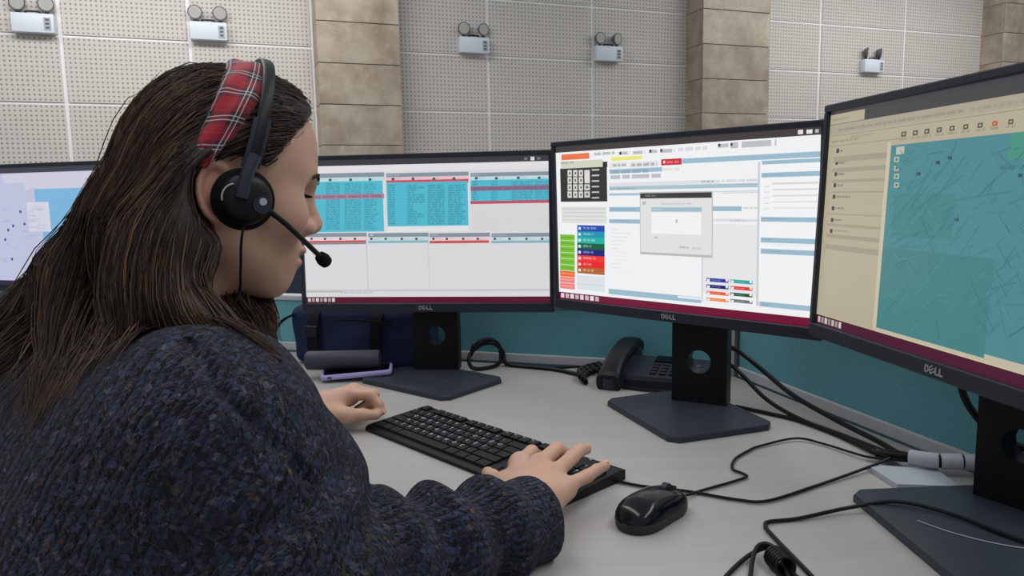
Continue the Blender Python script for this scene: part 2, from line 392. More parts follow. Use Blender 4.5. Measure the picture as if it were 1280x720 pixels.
# ------------------------------------------------------------------ the hall: floor, far wall with acoustic boards, stone pillars
WY = .34908; NB = Vector((-math.sin(WY), math.cos(WY), 0)); WL = NB*7.905
def build_wall():
    mb = MB(); mb.box((0, 3, -.05), (40, 34, .1)); o = mb.put('floor', 'floor'); o['kind'] = 'structure'
    mb = MB(); mb.box((6, .06, 2.1), (30, .12, 4.2)); wall = mb.put('wall_back', 'wall_white', None, WL, (0, 0, WY)); wall['kind'] = 'structure'
    zs = [0.10, .22, .8206, 1.4206, 2.0206, 2.6206, 3.2206, 3.8206]; g = .018; cache = {}
    cols = [(-5.0, -3.8), (-3.8, -2.62), (-2.62, -1.42), (-1.42, -.347), (-.347, .79), (1.62, 2.642), (2.642, 3.905), (3.905, 5.19), (6.12, 7.171), (7.171, 8.6), (8.6, 10.05), (10.98, 12.3), (12.3, 13.6), (13.6, 14.9), (14.9, 16.2)]
    for x0, x1 in cols:
        for z0, z1 in zip(zs[:-1], zs[1:]):
            k = (round(x1-x0, 3), round(z1-z0, 3))
            if k not in cache: mb = MB(); mb.box((0, 0, 0), (k[0]-2*g, .012, k[1]-1.2*g), .002, seg=1); cache[k] = mb.mesh(); cache[k].materials.append(M['panel'])
            link('acoustic_panel', cache[k], None, wall, ((x0+x1)/2, -.006, (z0+z1)/2))
    mb = MB(); mb.box((4, -.015, .05), (22, .03, .1)); o = mb.put('baseboard_back', 'stone', None, WL, (0, 0, WY)); o['kind'] = 'structure'
    # pillars faced with stone tiles
    hz = [0.0, .065, .458, .851, 1.244, 1.637, 2.030, 2.423, 2.816, 3.209, 3.602, 3.995]
    for i, (x0, x1) in enumerate(((.80, 1.605), (5.16, 6.10), (10.02, 10.96))):
        mb = MB(); mb.box(((x0+x1)/2, -.165, 2.05), (x1-x0-.02, .33, 4.1)); p = mb.put('wall_pillar%s' % ('' if i == 0 else '.%03d' % i), 'stone', None, WL, (0, 0, WY)); p['kind'] = 'structure'
        random.seed(i)
        for z0, z1 in zip(hz[:-1], hz[1:]):
            e = .0035; dz = z1-z0-2*e
            mb = MB(); mb.box((0, 0, 0), (x1-x0, .02, dz), .003, seg=1); link('stone_tile', mb.mesh(), 'stone', p, ((x0+x1)/2, -.34-random.random()*.003, (z0+z1)/2))
            for sx, xx in ((-1, x0+.008), (1, x1-.008)):
                mb = MB(); mb.box((0, 0, 0), (.016, .325, dz), .003, seg=1); link('stone_tile', mb.mesh(), 'stone', p, (xx+sx*random.random()*.002, -.165, (z0+z1)/2))
build_wall()
# ------------------------------------------------------------------ twin-head emergency lights on the far wall
def emergency_lights():
    spec = [(-1.612, 2.705, 'white emergency light with two round lamps at the far left of the wall', 0.),
            (-.170, 2.715, 'white emergency light with two round lamps, just left of the first stone pillar', 0.),
            (2.470, 2.715, 'white emergency light with two round lamps, first one right of the first stone pillar', .15),
            (4.085, 2.70, 'white emergency light with two round lamps, just left of the second stone pillar', .25),
            (8.00, 2.72, 'white emergency light with sideways lamps, right of the second stone pillar', .9)]
    for x, z, lab, turn in spec:
        p = WL+Vector((math.cos(WY), math.sin(WY), 0))*x-NB*.012
        t = thing('emergency_light', lab, 'emergency light', (p.x, p.y, z), WY, 'emergency lights on the back wall')
        mb = MB(); mb.box((0, -.045, 0), (.33, .09, .165), .008); mb.put('housing', 'white_plastic', t, smooth=True)
        mb = MB(); mb.box((.115, -.0915, -.005), (.055, .004, .11), .001, seg=1); lp = mb.put('control_panel', 'grey_plastic', t)
        mb = MB()
        for k in range(3): mb.box((.115, -.0945, .03-.034*k), (.03, .004, .016), .001, seg=1)
        mb.put('indicator', 'lamp_shell', lp)
        mb = MB(); mb.tube(spline([(-.055, -.045, .084), (-.05, -.045, .104), (.05, -.045, .104), (.055, -.045, .084)], 6), .008); mb.put('handle', 'black_plastic', t, smooth=True)
        for s in (-1, 1):
            hx = s*.108; a = turn+s*.12
            mb = MB(); mb.cyl((hx, -.045, .082), (hx, -.045, .112), .017, .013); mb.ball((hx, -.045, .115), .016, 12); br = mb.put('bracket', 'black_plastic', t, smooth=True)
            c = Vector((hx, -.045, .172)); d = Vector((math.sin(a)*.96, -math.cos(a)*.96, -.12)).normalized()
            mb = MB(); mb.cyl(c-d*.03, c+d*.012, .045, .066, 28); mb.cyl(c+d*.012, c+d*.022, .066, .066, 28); h = mb.put('lamp_head', 'lamp_shell', t, smooth=True)
            mb = MB(); mb.cyl(c+d*.0215, c+d*.026, .058, .054, 28); mb.put('lens', 'lens', h, smooth=True)
emergency_lights()
# ------------------------------------------------------------------ desk and fabric partition
def desk_and_partition():
    poly = [(-1.62, 2.195), (.462, 1.512), (.812, .30), (.12, .10), (.10, .565), (-.37, 1.035), (-1.86, 1.48)]
    t = thing('office_desk', 'pale wood laminate corner desk under the monitors and keyboard', 'desk', (0, 0, 0))
    mb = MB(); mb.prism(poly, DT-.028, DT); me = mb.mesh(); link('desk_top', me, 'desk', t)
    for a, b in (((.74, .33), (.18, .17)), ((-1.60, 2.12), (-1.80, 1.56)), ((.44, 1.46), (.20, 1.24))):
        a, b = Vector(a), Vector(b); d = b-a; mb = MB(); mb.box((0, 0, 0), (d.length, .03, DT-.029), 0); m = (a+b)/2
        mb.put('leg_panel', 'desk', t, (m.x, m.y, (DT-.029)/2), (0, 0, math.atan2(d.y, d.x)))
    p = thing('desk_partition', 'teal fabric desk partition with grey rails running behind the monitors', 'partition', (.478, 1.535, 0))
    O = Vector((.478, 1.535))
    for a, b, nm in (((-1.62, 2.222), (.458, 1.541), 'l'), ((.483, 1.512), (.836, .30), 'r')):
        a, b = Vector(a)-O, Vector(b)-O; d = b-a; m = (a+b)/2; rz = math.atan2(d.y, d.x); L = d.length
        mb = MB(); mb.box((0, 0, 0), (L, .028, .80), .004); mb.put('fabric_panel', 'fabric', p, (m.x, m.y, DT-.27), (0, 0, rz))
        mb = MB(); mb.box((0, 0, 0), (L, .034, .014), .003); mb.put('top_rail', 'rail', p, (m.x, m.y, DT+.137), (0, 0, rz))
        mb = MB(); mb.box((0, 0, 0), (L, .036, .022), .003); mb.put('bottom_rail', 'rail', p, (m.x, m.y, DT+.012), (0, 0, rz))
    mb = MB(); mb.cyl((0, 0, .0), (0, 0, DT+.146), .022, n=24); mb.put('corner_post', 'rail', p, smooth=True)
    mb = MB(); mb.cyl((-.012, -.020, DT), (-.012, -.020, DT+.14), .0045, n=10); mb.cyl((.006, -.023, DT), (.006, -.023, DT+.14), .004, n=10); mb.put('corner_trim', 'lamp_shell', p, smooth=True)
desk_and_partition()
def far_screen():
    mb = MB(); mb.box((0, 0, .42), (1.3, .05, .84), .012); mb.box((-.55, 0, .02), (.06, .4, .04), .005); mb.box((.55, 0, .02), (.06, .4, .04), .005)
    tag(mb.put('floor_screen', 'dark_slate', None, (-1.3, 3.6, 0), (0, 0, .1)), 'dark slate floor screen far behind the teal partition', 'screen')
far_screen()
# ------------------------------------------------------------------ what the four screens show: (kind, left, bottom, right, top, colour)
UI = {
 'A': [
  (0,0,0,1,1,(206,208,238)),(0,0,0.955,1,1,(62,64,76)),(0,0,0,1,0.03,(50,30,80)),(0,0.93,0.966,0.945,0.988,(230,230,235)),(0,0.955,0.97,0.968,0.985,(150,150,160)),
  (0,0.3228,0.8094,1,0.9487,(222,222,240)),(1,0.8384,0.8837,0.9717,0.9014,(160,160,185)),(0,0.335,0.8514,0.3469,0.8711,(120,122,150)),(0,0.3655,0.8503,0.3774,0.87,(120,122,150)),
  (0,0.3984,0.8491,0.4102,0.8687,(120,122,150)),(0,0.5185,0.0487,0.9643,0.8166,(136,196,238)),(0,0.4953,0.7021,0.5195,0.8269,(206,210,238)),(0,0,0.035,0.4626,0.8718,(206,210,238)),
  (0,0.4622,0.4549,0.6014,0.7067,(228,230,246)),(0,0.5014,0.378,0.5483,0.4587,(206,210,238)),(0,0.4858,0.0379,0.5715,0.3779,(206,210,240)),(0,0.5924,0.2339,0.666,0.3298,(216,220,242)),
  (0,0.5901,0.0392,0.6169,0.2976,(210,214,240)),(1,0.4817,0.5404,0.5315,0.549,(175,178,205)),(1,0.5127,0.5047,0.5754,0.5133,(175,178,205)),(1,0.5064,0.6616,0.5476,0.6705,(175,178,205)),
  (1,0.4655,0.5343,0.501,0.5428,(175,178,205)),(1,0.4979,0.6438,0.557,0.6531,(175,178,205)),(1,0.4766,0.4891,0.5289,0.4976,(175,178,205)),(1,0.4708,0.5563,0.5374,0.5653,(175,178,205)),
  (1,0.4682,0.6177,0.5073,0.6264,(175,178,205)),(1,0.4861,0.5838,0.5227,0.5924,(175,178,205)),(1,0.5168,0.4791,0.5687,0.4876,(175,178,205)),(1,0.5271,0.6343,0.5551,0.6429,(175,178,205)),
  (1,0.5167,0.6387,0.5732,0.6479,(175,178,205)),(1,0.4796,0.6417,0.503,0.6502,(175,178,205)),(1,0.4585,0.4893,0.4977,0.4977,(175,178,205)),(1,0.4102,0.6206,0.4351,0.6291,(160,166,205)),
  (1,0,0.5703,0,0.5794,(160,166,205)),(1,0,0.35,0,0.3585,(160,166,205)),(1,0.2235,0.6338,0.2491,0.6425,(160,166,205)),(1,0.3073,0.6385,0.3412,0.6473,(160,166,205)),
  (1,0,0.7979,0,0.8074,(160,166,205)),(1,0,0.6724,0,0.6813,(160,166,205)),(1,0,0.7625,0,0.7719,(160,166,205)),(1,0,0.1065,0,0.1142,(160,166,205)),(1,0.1873,0.8021,0.2304,0.8116,(160,166,205)),
  (1,0.2568,0.2096,0.2887,0.2175,(160,166,205)),(1,0,0.5549,0,0.5641,(160,166,205)),(1,0.4603,0.5456,0.4971,0.5542,(160,166,205)),(1,0.3069,0.5396,0.3322,0.548,(160,166,205)),
  (1,0.0159,0.4095,0.0643,0.418,(160,166,205)),(1,0,0.7727,0,0.7822,(160,166,205)),(1,0,0.1603,0,0.1686,(160,166,205)),(1,0,0.7966,0,0.8062,(160,166,205)),
  (1,0.4144,0.4525,0.4466,0.4608,(160,166,205)),(1,0,0.3166,0,0.325,(160,166,205)),(1,0.01,0.7714,0.0581,0.7811,(160,166,205)),(1,0,0.2753,0,0.2838,(160,166,205)),
  (1,0,0.1572,0,0.1654,(160,166,205)),(1,0.4518,0.4168,0.4838,0.425,(160,166,205)),(1,0.0658,0.5092,0.1061,0.5179,(160,166,205)),(1,0,0.1413,0,0.1493,(160,166,205)),
  (1,0,0.3061,0,0.3146,(160,166,205)),(1,0.3815,0.1358,0.414,0.1434,(160,166,205)),(1,0,0.7862,0,0.7958,(160,166,205)),(1,0,0.6441,0,0.6534,(160,166,205)),
  (1,0.0484,0.2907,0.0825,0.2989,(160,166,205)),(1,0,0.526,0,0.535,(160,166,205)),(1,0.299,0.3467,0.3207,0.3548,(160,166,205)),(1,0,0.2219,0,0.2301,(160,166,205)),
  (1,0,0.6656,0,0.6745,(160,166,205)),(1,0.2285,0.6789,0.2764,0.6881,(160,166,205)),(1,0.2974,0.5444,0.335,0.5531,(160,166,205)),(1,0,0.1896,0,0.198,(160,166,205)),
  (1,0,0.2953,0,0.3038,(160,166,205)),(1,0,0.7853,0,0.7945,(160,166,205)),(1,0.3441,0.3059,0.3767,0.3139,(160,166,205)),(1,0.4734,0.5904,0.5088,0.599,(160,166,205)),
  (1,0.2413,0.4519,0.2656,0.4602,(160,166,205)),(1,0,0.2615,0,0.2701,(160,166,205)),(1,0.4267,0.3909,0.4577,0.3991,(160,166,205)),(1,0,0.7084,0,0.7182,(160,166,205)),
  (1,0.1493,0.6955,0.194,0.7048,(160,166,205)),(1,0.4147,0.4574,0.4372,0.4657,(160,166,205)),(1,0,0.4431,0,0.4519,(160,166,205)),(1,0,0.7719,0,0.7816,(160,166,205)),
  (1,0,0.6958,0,0.7051,(160,166,205)),(1,0.1721,0.0847,0.1982,0.0925,(160,166,205)),(1,0.0714,0.4244,0.1105,0.4329,(160,166,205)),(1,0.2691,0.1916,0.301,0.1994,(160,166,205)),
  (1,0.0279,0.5778,0.0594,0.5866,(160,166,205)),(1,0.0067,0.4681,0.0319,0.4767,(160,166,205)),(1,0,0.4936,0,0.5026,(160,166,205)),(1,0,0.2719,0,0.2803,(160,166,205)),
  (1,0,0.6613,0,0.6702,(160,166,205)),(1,0.0448,0.5791,0.0852,0.588,(160,166,205)),(0,0.411,0.616,0.4238,0.6388,(72,76,170)),(0,0.355,0.4936,0.368,0.5165,(72,76,170)),
  (0,0.3201,0.458,0.3331,0.481,(72,76,170)),(0,0.2938,0.3762,0.3069,0.3992,(72,76,170)),(0,0.325,0.2053,0.3381,0.2282,(72,76,170)),(0,0.5532,0.3248,0.5659,0.3474,(72,76,170)),
  (0,0.4296,0.5092,0.4424,0.5319,(72,76,170)),(0,0.1737,0.5644,0.1869,0.5876,(72,76,170)),(0,0.0218,0.433,0.0353,0.4565,(72,76,170)),(0,0,0.3148,0,0.3385,(72,76,170)),
  
 ],
 'B': [
  (0,0,0,1,1,(226,226,229)),(0,0,0.951,1,1,(58,58,62)),(0,0,0,1,0.042,(92,8,40)),(0,0.93,0.966,0.945,0.99,(225,225,225)),(0,0.905,0.97,0.918,0.986,(120,120,120)),
  (0,0.955,0.97,0.968,0.986,(120,120,120)),(0,0.006,0.008,0.018,0.034,(205,195,200)),(0,0.023,0.008,0.035,0.034,(170,160,170)),(0,0.04,0.008,0.052,0.034,(220,210,210)),
  (0,0.057,0.008,0.069,0.034,(160,150,160)),(0,0.074,0.008,0.086,0.034,(205,195,200)),(0,0.091,0.008,0.103,0.034,(170,160,170)),(0,0.108,0.008,0.12,0.034,(220,210,210)),
  (0,0.0265,0.9131,1,0.9598,(236,232,236)),(0,0.0251,0.8741,0.3447,0.9093,(140,152,166)),(0,0.3532,0.8651,0.6846,0.9005,(140,152,166)),(0,0.6927,0.8563,1,0.8911,(140,152,166)),
  (1,0.357,0.8819,0.4065,0.8937,(190,198,206)),(1,0.6965,0.8731,0.7351,0.8844,(190,198,206)),(0,0.0242,0.8441,0.3441,0.879,(196,228,230)),(0,0.3527,0.8388,0.6843,0.8738,(240,200,206)),
  (0,0.3522,0.8256,0.6841,0.8522,(206,84,100)),(0,0.6924,0.8336,1,0.8648,(200,226,232)),(0,0.1156,0.8551,0.1273,0.8723,(60,90,100)),(1,0.1317,0.8575,0.1557,0.8684,(170,196,200)),
  (0,0.2004,0.8538,0.2121,0.871,(60,90,100)),(1,0.2164,0.8561,0.2403,0.867,(170,196,200)),(0,0.2807,0.8526,0.2924,0.8698,(60,90,100)),(1,0.2966,0.855,0.3204,0.8658,(170,196,200)),
  (0,0.3745,0.8526,0.386,0.8697,(60,90,100)),(1,0.3903,0.855,0.4139,0.8658,(170,196,200)),(0,0.4557,0.8514,0.4672,0.8684,(60,90,100)),(1,0.4714,0.8538,0.4948,0.8646,(170,196,200)),
  (0,0.5402,0.8484,0.5517,0.8654,(60,90,100)),(1,0.5559,0.8508,0.5792,0.8615,(170,196,200)),(0,0.6204,0.8472,0.6319,0.8641,(60,90,100)),(1,0.636,0.8496,0.6592,0.8603,(170,196,200)),
  (0,0.7098,0.8457,0.7212,0.8625,(60,90,100)),(1,0.7252,0.848,0.7483,0.8587,(170,196,200)),(0,0.7889,0.8429,0.8003,0.8597,(60,90,100)),(1,0.8042,0.8452,0.8272,0.8558,(170,196,200)),
  (0,0.8752,0.8431,0.8865,0.8598,(60,90,100)),(1,0.8904,0.8454,0.9132,0.856,(170,196,200)),(0,0.9571,0.8401,0.9684,0.8568,(60,90,100)),(1,0.9723,0.8424,0.9949,0.853,(170,196,200)),
  (0,0.0235,0.5013,0.337,0.852,(84,192,214)),(0,0.3519,0.5305,0.6802,0.8372,(84,192,214)),(0,0.6921,0.6835,1,0.8418,(84,192,214)),(0,0.345,0.4977,0.3453,0.9008,(225,200,206)),
  (1,0.1027,0.8304,0.1611,0.8425,(62,128,160)),(1,0.1795,0.8274,0.2477,0.8398,(58,140,156)),(1,0.262,0.8256,0.3008,0.837,(56,136,160)),(1,0.1022,0.8142,0.1607,0.8263,(62,128,160)),
  (1,0.1791,0.8113,0.2473,0.8237,(58,140,156)),(1,0.2616,0.8091,0.3114,0.8209,(56,136,160)),(1,0.1018,0.7981,0.1603,0.8101,(62,128,160)),(1,0.1787,0.7952,0.247,0.8076,(58,140,156)),
  (1,0.2612,0.7931,0.3101,0.8048,(56,136,160)),(1,0.1014,0.7819,0.1599,0.7939,(62,128,160)),(1,0.1784,0.7791,0.2466,0.7914,(58,140,156)),(1,0.2609,0.7775,0.2967,0.7887,(56,136,160)),
  (1,0.101,0.7657,0.1595,0.7777,(62,128,160)),(1,0.178,0.763,0.2462,0.7753,(58,140,156)),(1,0.2605,0.7611,0.3034,0.7726,(56,136,160)),(1,0.1001,0.7333,0.1587,0.7453,(62,128,160)),
  (1,0.1772,0.7307,0.2455,0.7429,(58,140,156)),(1,0.2598,0.7287,0.3107,0.7403,(56,136,160)),(1,0.0997,0.7171,0.1583,0.7291,(62,128,160)),(1,0.1768,0.7145,0.2451,0.7267,(58,140,156)),
  (1,0.2594,0.7127,0.3064,0.7242,(56,136,160)),(1,0.0993,0.7009,0.1579,0.7128,(62,128,160)),(1,0.1764,0.6983,0.2448,0.7105,(58,140,156)),(1,0.2591,0.6964,0.311,0.708,(56,136,160)),
  (1,0.0989,0.6847,0.1575,0.6965,(62,128,160)),(1,0.176,0.6822,0.2444,0.6943,(58,140,156)),(1,0.2587,0.6803,0.3087,0.6919,(56,136,160)),(1,0.0985,0.6684,0.1571,0.6803,(62,128,160)),
  (1,0.1756,0.666,0.244,0.6781,(58,140,156)),(1,0.2584,0.6646,0.2923,0.6757,(56,136,160)),(1,0.098,0.6522,0.1567,0.664,(62,128,160)),(1,0.1752,0.6498,0.2437,0.6618,(58,140,156)),
  (1,0.258,0.648,0.309,0.6595,(56,136,160)),(1,0.0976,0.6359,0.1563,0.6477,(62,128,160)),(1,0.1748,0.6336,0.2433,0.6456,(58,140,156)),(1,0.2576,0.6323,0.2896,0.6433,(56,136,160)),
  (1,0.0972,0.6196,0.1559,0.6314,(62,128,160)),(1,0.1744,0.6173,0.2429,0.6293,(58,140,156)),(1,0.2573,0.6154,0.3153,0.6271,(56,136,160)),(1,0.0968,0.6033,0.1555,0.6151,(62,128,160)),
  (1,0.174,0.6011,0.2426,0.613,(58,140,156)),(1,0.2569,0.5995,0.3039,0.6109,(56,136,160)),(1,0.0964,0.587,0.1551,0.5987,(40,120,210)),(1,0.1737,0.5848,0.2422,0.5968,(58,140,156)),
  (1,0.2565,0.5835,0.2966,0.5946,(56,136,160)),(1,0.0959,0.5707,0.1547,0.5824,(62,128,160)),(1,0.1733,0.5686,0.2418,0.5805,(58,140,156)),(1,0.2562,0.567,0.3053,0.5784,(56,136,160)),
  (1,0.0955,0.5544,0.1543,0.566,(62,128,160)),(1,0.1729,0.5523,0.2415,0.5642,(58,140,156)),(1,0.2558,0.551,0.2949,0.5621,(56,136,160)),(1,0.0951,0.5381,0.1539,0.5497,(62,128,160)),
  (1,0.1725,0.536,0.2411,0.5478,(58,140,156)),(1,0.2554,0.5348,0.2935,0.5459,(56,136,160)),(1,0.0947,0.5217,0.1535,0.5333,(62,128,160)),(1,0.1721,0.5197,0.2407,0.5315,(58,140,156)),
  (1,0.2551,0.5182,0.3093,0.5296,(56,136,160)),(1,0.3596,0.8126,0.3872,0.8235,(58,120,140)),(1,0.437,0.8096,0.4763,0.8209,(56,128,150)),(1,0.5198,0.8058,0.5883,0.818,(54,126,150)),
  (1,0.6021,0.803,0.6692,0.8152,(54,126,150)),(1,0.3593,0.7962,0.3869,0.8072,(58,120,140)),(1,0.4367,0.7923,0.5056,0.8046,(56,128,150)),(1,0.5195,0.7895,0.588,0.8018,(54,126,150)),
  (1,0.6019,0.7869,0.6671,0.799,(54,126,150)),(1,0.3589,0.7799,0.3866,0.7908,(58,120,140)),(1,0.4364,0.777,0.4757,0.7883,(56,128,150)),(1,0.5193,0.7733,0.5878,0.7855,(54,126,150)),
  (1,0.6016,0.7706,0.6717,0.7828,(54,126,150)),(1,0.3586,0.7635,0.3863,0.7744,(58,120,140)),(1,0.4361,0.7611,0.4616,0.7719,(56,128,150)),(1,0.519,0.757,0.5876,0.7692,(54,126,150)),
  (1,0.6014,0.7548,0.6588,0.7666,(54,126,150)),(1,0.3583,0.7471,0.386,0.758,(58,120,140)),(1,0.4358,0.7434,0.5048,0.7556,(56,128,150)),(1,0.5187,0.7408,0.5873,0.7529,(54,126,150)),
  (1,0.6012,0.7386,0.6557,0.7503,(54,126,150)),(1,0.3579,0.7307,0.3856,0.7416,(58,120,140)),(1,0.4355,0.7271,0.5045,0.7392,(56,128,150)),(1,0.5185,0.7245,0.5871,0.7366,(54,126,150)),
  (1,0.6009,0.7222,0.6633,0.7341,(54,126,150)),(1,0.3576,0.7143,0.3853,0.7252,(58,120,140)),(1,0.4352,0.7107,0.5042,0.7229,(56,128,150)),(1,0.5182,0.7082,0.5868,0.7203,(54,126,150)),
  (1,0.6007,0.7063,0.6513,0.7178,(54,126,150)),(1,0.3573,0.6979,0.385,0.7088,(58,120,140)),(1,0.4349,0.6944,0.5039,0.7065,(56,128,150)),(1,0.5179,0.6919,0.5866,0.704,(54,126,150)),
  (1,0.6004,0.69,0.6531,0.7015,(54,126,150)),(1,0.357,0.6815,0.3847,0.6924,(58,120,140)),(1,0.4346,0.6793,0.4602,0.6901,(56,128,150)),(1,0.5176,0.6756,0.5863,0.6876,(54,126,150)),
  (1,0.6002,0.6733,0.6684,0.6852,(54,126,150)),(1,0.3566,0.665,0.3843,0.6759,(58,120,140)),(1,0.4343,0.6629,0.4599,0.6737,(56,128,150)),(1,0.5174,0.6593,0.5861,0.6713,(54,126,150)),
  (1,0.5999,0.6572,0.6594,0.6689,(54,126,150)),(1,0.3563,0.6486,0.384,0.6594,(58,120,140)),(1,0.434,0.6465,0.4596,0.6573,(56,128,150)),(1,0.5171,0.643,0.5858,0.6549,(54,126,150)),
  (1,0.5997,0.641,0.6582,0.6526,(54,126,150)),(1,0.356,0.6321,0.3837,0.643,(58,120,140)),(1,0.4336,0.6297,0.4731,0.6408,(56,128,150)),(1,0.5168,0.6266,0.5856,0.6385,(54,126,150)),
  (1,0.5994,0.6244,0.6688,0.6363,(54,126,150)),(1,0.3556,0.6156,0.3834,0.6265,(58,120,140)),(1,0.4333,0.6125,0.5025,0.6244,(56,128,150)),(1,0.5165,0.6103,0.5853,0.6222,(54,126,150)),
  (1,0.5992,0.6083,0.6617,0.6199,(54,126,150)),(1,0.3553,0.5992,0.3831,0.61,(58,120,140)),(1,0.433,0.5961,0.5023,0.6079,(56,128,150)),(1,0.5163,0.5939,0.5851,0.6058,(54,126,150)),
  (1,0.599,0.5919,0.6625,0.6036,(54,126,150)),(1,0.355,0.5826,0.3827,0.5935,(58,120,140)),(1,0.4327,0.5804,0.4723,0.5915,(56,128,150)),(1,0.516,0.5776,0.5848,0.5893,(54,126,150)),
  (1,0.5987,0.5755,0.6671,0.5872,(54,126,150)),(1,0.3546,0.5661,0.3824,0.5769,(58,120,140)),(1,0.4324,0.5639,0.472,0.575,(56,128,150)),(1,0.5157,0.5612,0.5846,0.5729,(54,126,150)),
  (1,0.5985,0.5595,0.6532,0.5709,(54,126,150)),(1,0.3543,0.5496,0.3821,0.5604,(58,120,140)),(1,0.4321,0.5475,0.4717,0.5585,(56,128,150)),(1,0.5154,0.5448,0.5843,0.5565,(54,126,150)),
  (1,0.5982,0.5431,0.652,0.5545,(54,126,150)),(1,0.6978,0.8243,0.7209,0.835,(58,128,150)),(1,0.7732,0.8216,0.7981,0.8323,(58,128,150)),(1,0.8539,0.8168,0.9378,0.8295,(60,130,156)),
  (1,0.9455,0.8146,1,0.8263,(60,130,156)),(1,0.6976,0.8072,0.7207,0.8179,(58,128,150)),(1,0.773,0.8046,0.7979,0.8153,(58,128,150)),(1,0.8537,0.7998,0.9377,0.8125,(60,130,156)),
  (1,0.9453,0.7976,1,0.8093,(60,130,156)),(1,0.6971,0.7729,0.7203,0.7836,(58,128,150)),(1,0.7726,0.7704,0.7976,0.7811,(58,128,150)),(1,0.8534,0.7658,0.9374,0.7784,(60,130,156)),
  (1,0.9451,0.7637,1,0.7753,(60,130,156)),(1,0.6969,0.7558,0.7201,0.7664,(58,128,150)),(1,0.7724,0.7533,0.7974,0.764,(58,128,150)),(1,0.8532,0.7488,0.9373,0.7613,(60,130,156)),
  (1,0.945,0.7467,1,0.7583,(60,130,156)),(1,0.6967,0.7386,0.7199,0.7492,(58,128,150)),(1,0.7722,0.7362,0.7972,0.7468,(58,128,150)),(1,0.8531,0.7317,0.9371,0.7443,(60,130,156)),
  (1,0.9448,0.7298,0.9999,0.7413,(60,130,156)),(1,0.6965,0.7214,0.7196,0.7321,(58,128,150)),(1,0.772,0.719,0.797,0.7297,(58,128,150)),(1,0.8529,0.7147,0.937,0.7272,(60,130,156)),
  (1,0.9447,0.7128,0.9998,0.7243,(60,130,156)),(1,0.6963,0.7042,0.7194,0.7149,(58,128,150)),(1,0.7718,0.7019,0.7968,0.7125,(58,128,150)),(1,0.8527,0.6977,0.9369,0.7101,(60,130,156)),
  (1,0.9446,0.6958,0.9997,0.7073,(60,130,156)),(0,0.0211,0.7304,0.3417,0.764,(176,138,160)),(1,0.0413,0.7374,0.3339,0.7566,(120,80,120)),(0,0.6915,0.7684,1,0.799,(150,110,140)),
  (1,0.6992,0.7736,1,0.7937,(110,90,130)),(0,0.6902,0.6737,1,0.6998,(198,84,106)),(0,0.69,0.4896,1,0.6799,(224,222,224)),(0,0.3457,0.4971,0.6798,0.5349,(236,236,238)),
  (0,0.0136,0.4655,0.2638,0.4947,(140,152,166)),(0,0.2703,0.4603,0.5178,0.4892,(140,152,166)),(0,0.5221,0.4551,0.765,0.4837,(140,152,166)),(0,0.7711,0.45,1,0.4784,(140,152,166)),
  (0,0.2783,0.4718,0.2901,0.4822,(200,208,215)),(1,0.526,0.4662,0.5575,0.4769,(200,205,212)),(1,0.7749,0.4604,0.831,0.4716,(190,198,206)),(0,0.0129,0.4383,0.2632,0.4673,(240,218,222)),
  (0,0.2697,0.4333,0.5173,0.462,(206,226,232)),(0,0.5217,0.4284,0.7647,0.4568,(240,210,214)),(0,0.7708,0.4235,1,0.4517,(206,226,232)),(0,0.0122,0.4247,0.2608,0.4415,(212,82,86)),
  (0,0.0119,0.4144,0.2626,0.4295,(150,140,150)),(0,0.2692,0.4198,0.5171,0.4365,(140,190,200)),(0,0.5213,0.4135,0.7607,0.4315,(210,84,84)),(0,0.7705,0.4103,1,0.4266,(140,184,196)),
  (0,0.0282,0.4479,0.0381,0.4635,(70,80,90)),(1,0.0425,0.449,0.0658,0.4598,(185,195,200)),(0,0.0846,0.4467,0.0945,0.4624,(70,80,90)),(1,0.0989,0.4479,0.1221,0.4586,(185,195,200)),
  (0,0.149,0.4455,0.1588,0.461,(70,80,90)),(1,0.1632,0.4466,0.1863,0.4573,(185,195,200)),(0,0.21,0.4443,0.2198,0.4598,(70,80,90)),(1,0.2241,0.4454,0.2471,0.4561,(185,195,200)),
  (0,0.2777,0.4429,0.2875,0.4584,(70,80,90)),(1,0.2918,0.4441,0.3147,0.4547,(185,195,200)),(0,0.3371,0.4417,0.3469,0.4572,(70,80,90)),(1,0.3511,0.4429,0.374,0.4535,(185,195,200)),
  (0,0.4033,0.4404,0.413,0.4559,(70,80,90)),(1,0.4172,0.4416,0.4399,0.4522,(185,195,200)),(0,0.4631,0.4392,0.4728,0.4546,(70,80,90)),(1,0.4769,0.4404,0.4996,0.451,(185,195,200)),
  (0,0.5325,0.4379,0.5422,0.4532,(70,80,90)),(1,0.5463,0.439,0.5689,0.4496,(185,195,200)),(0,0.5868,0.4368,0.5965,0.4521,(70,80,90)),(1,0.6006,0.4379,0.6231,0.4485,(185,195,200)),
  (0,0.6527,0.4355,0.6623,0.4508,(70,80,90)),(1,0.6664,0.4366,0.6887,0.4471,(185,195,200)),(0,0.7114,0.4343,0.721,0.4496,(70,80,90)),(1,0.725,0.4355,0.7473,0.4459,(185,195,200)),
  (0,0.7795,0.433,0.7891,0.4482,(70,80,90)),(1,0.7931,0.4341,0.8153,0.4446,(185,195,200)),(0,0.8377,0.4318,0.8472,0.447,(70,80,90)),(1,0.8512,0.4329,0.8733,0.4434,(185,195,200)),
  (0,0.9051,0.4305,0.9146,0.4456,(70,80,90)),(1,0.9186,0.4316,0.9406,0.442,(185,195,200)),(0,0.9665,0.4292,0.976,0.4443,(70,80,90)),(1,0.9799,0.4304,1,0.4408,(185,195,200)),
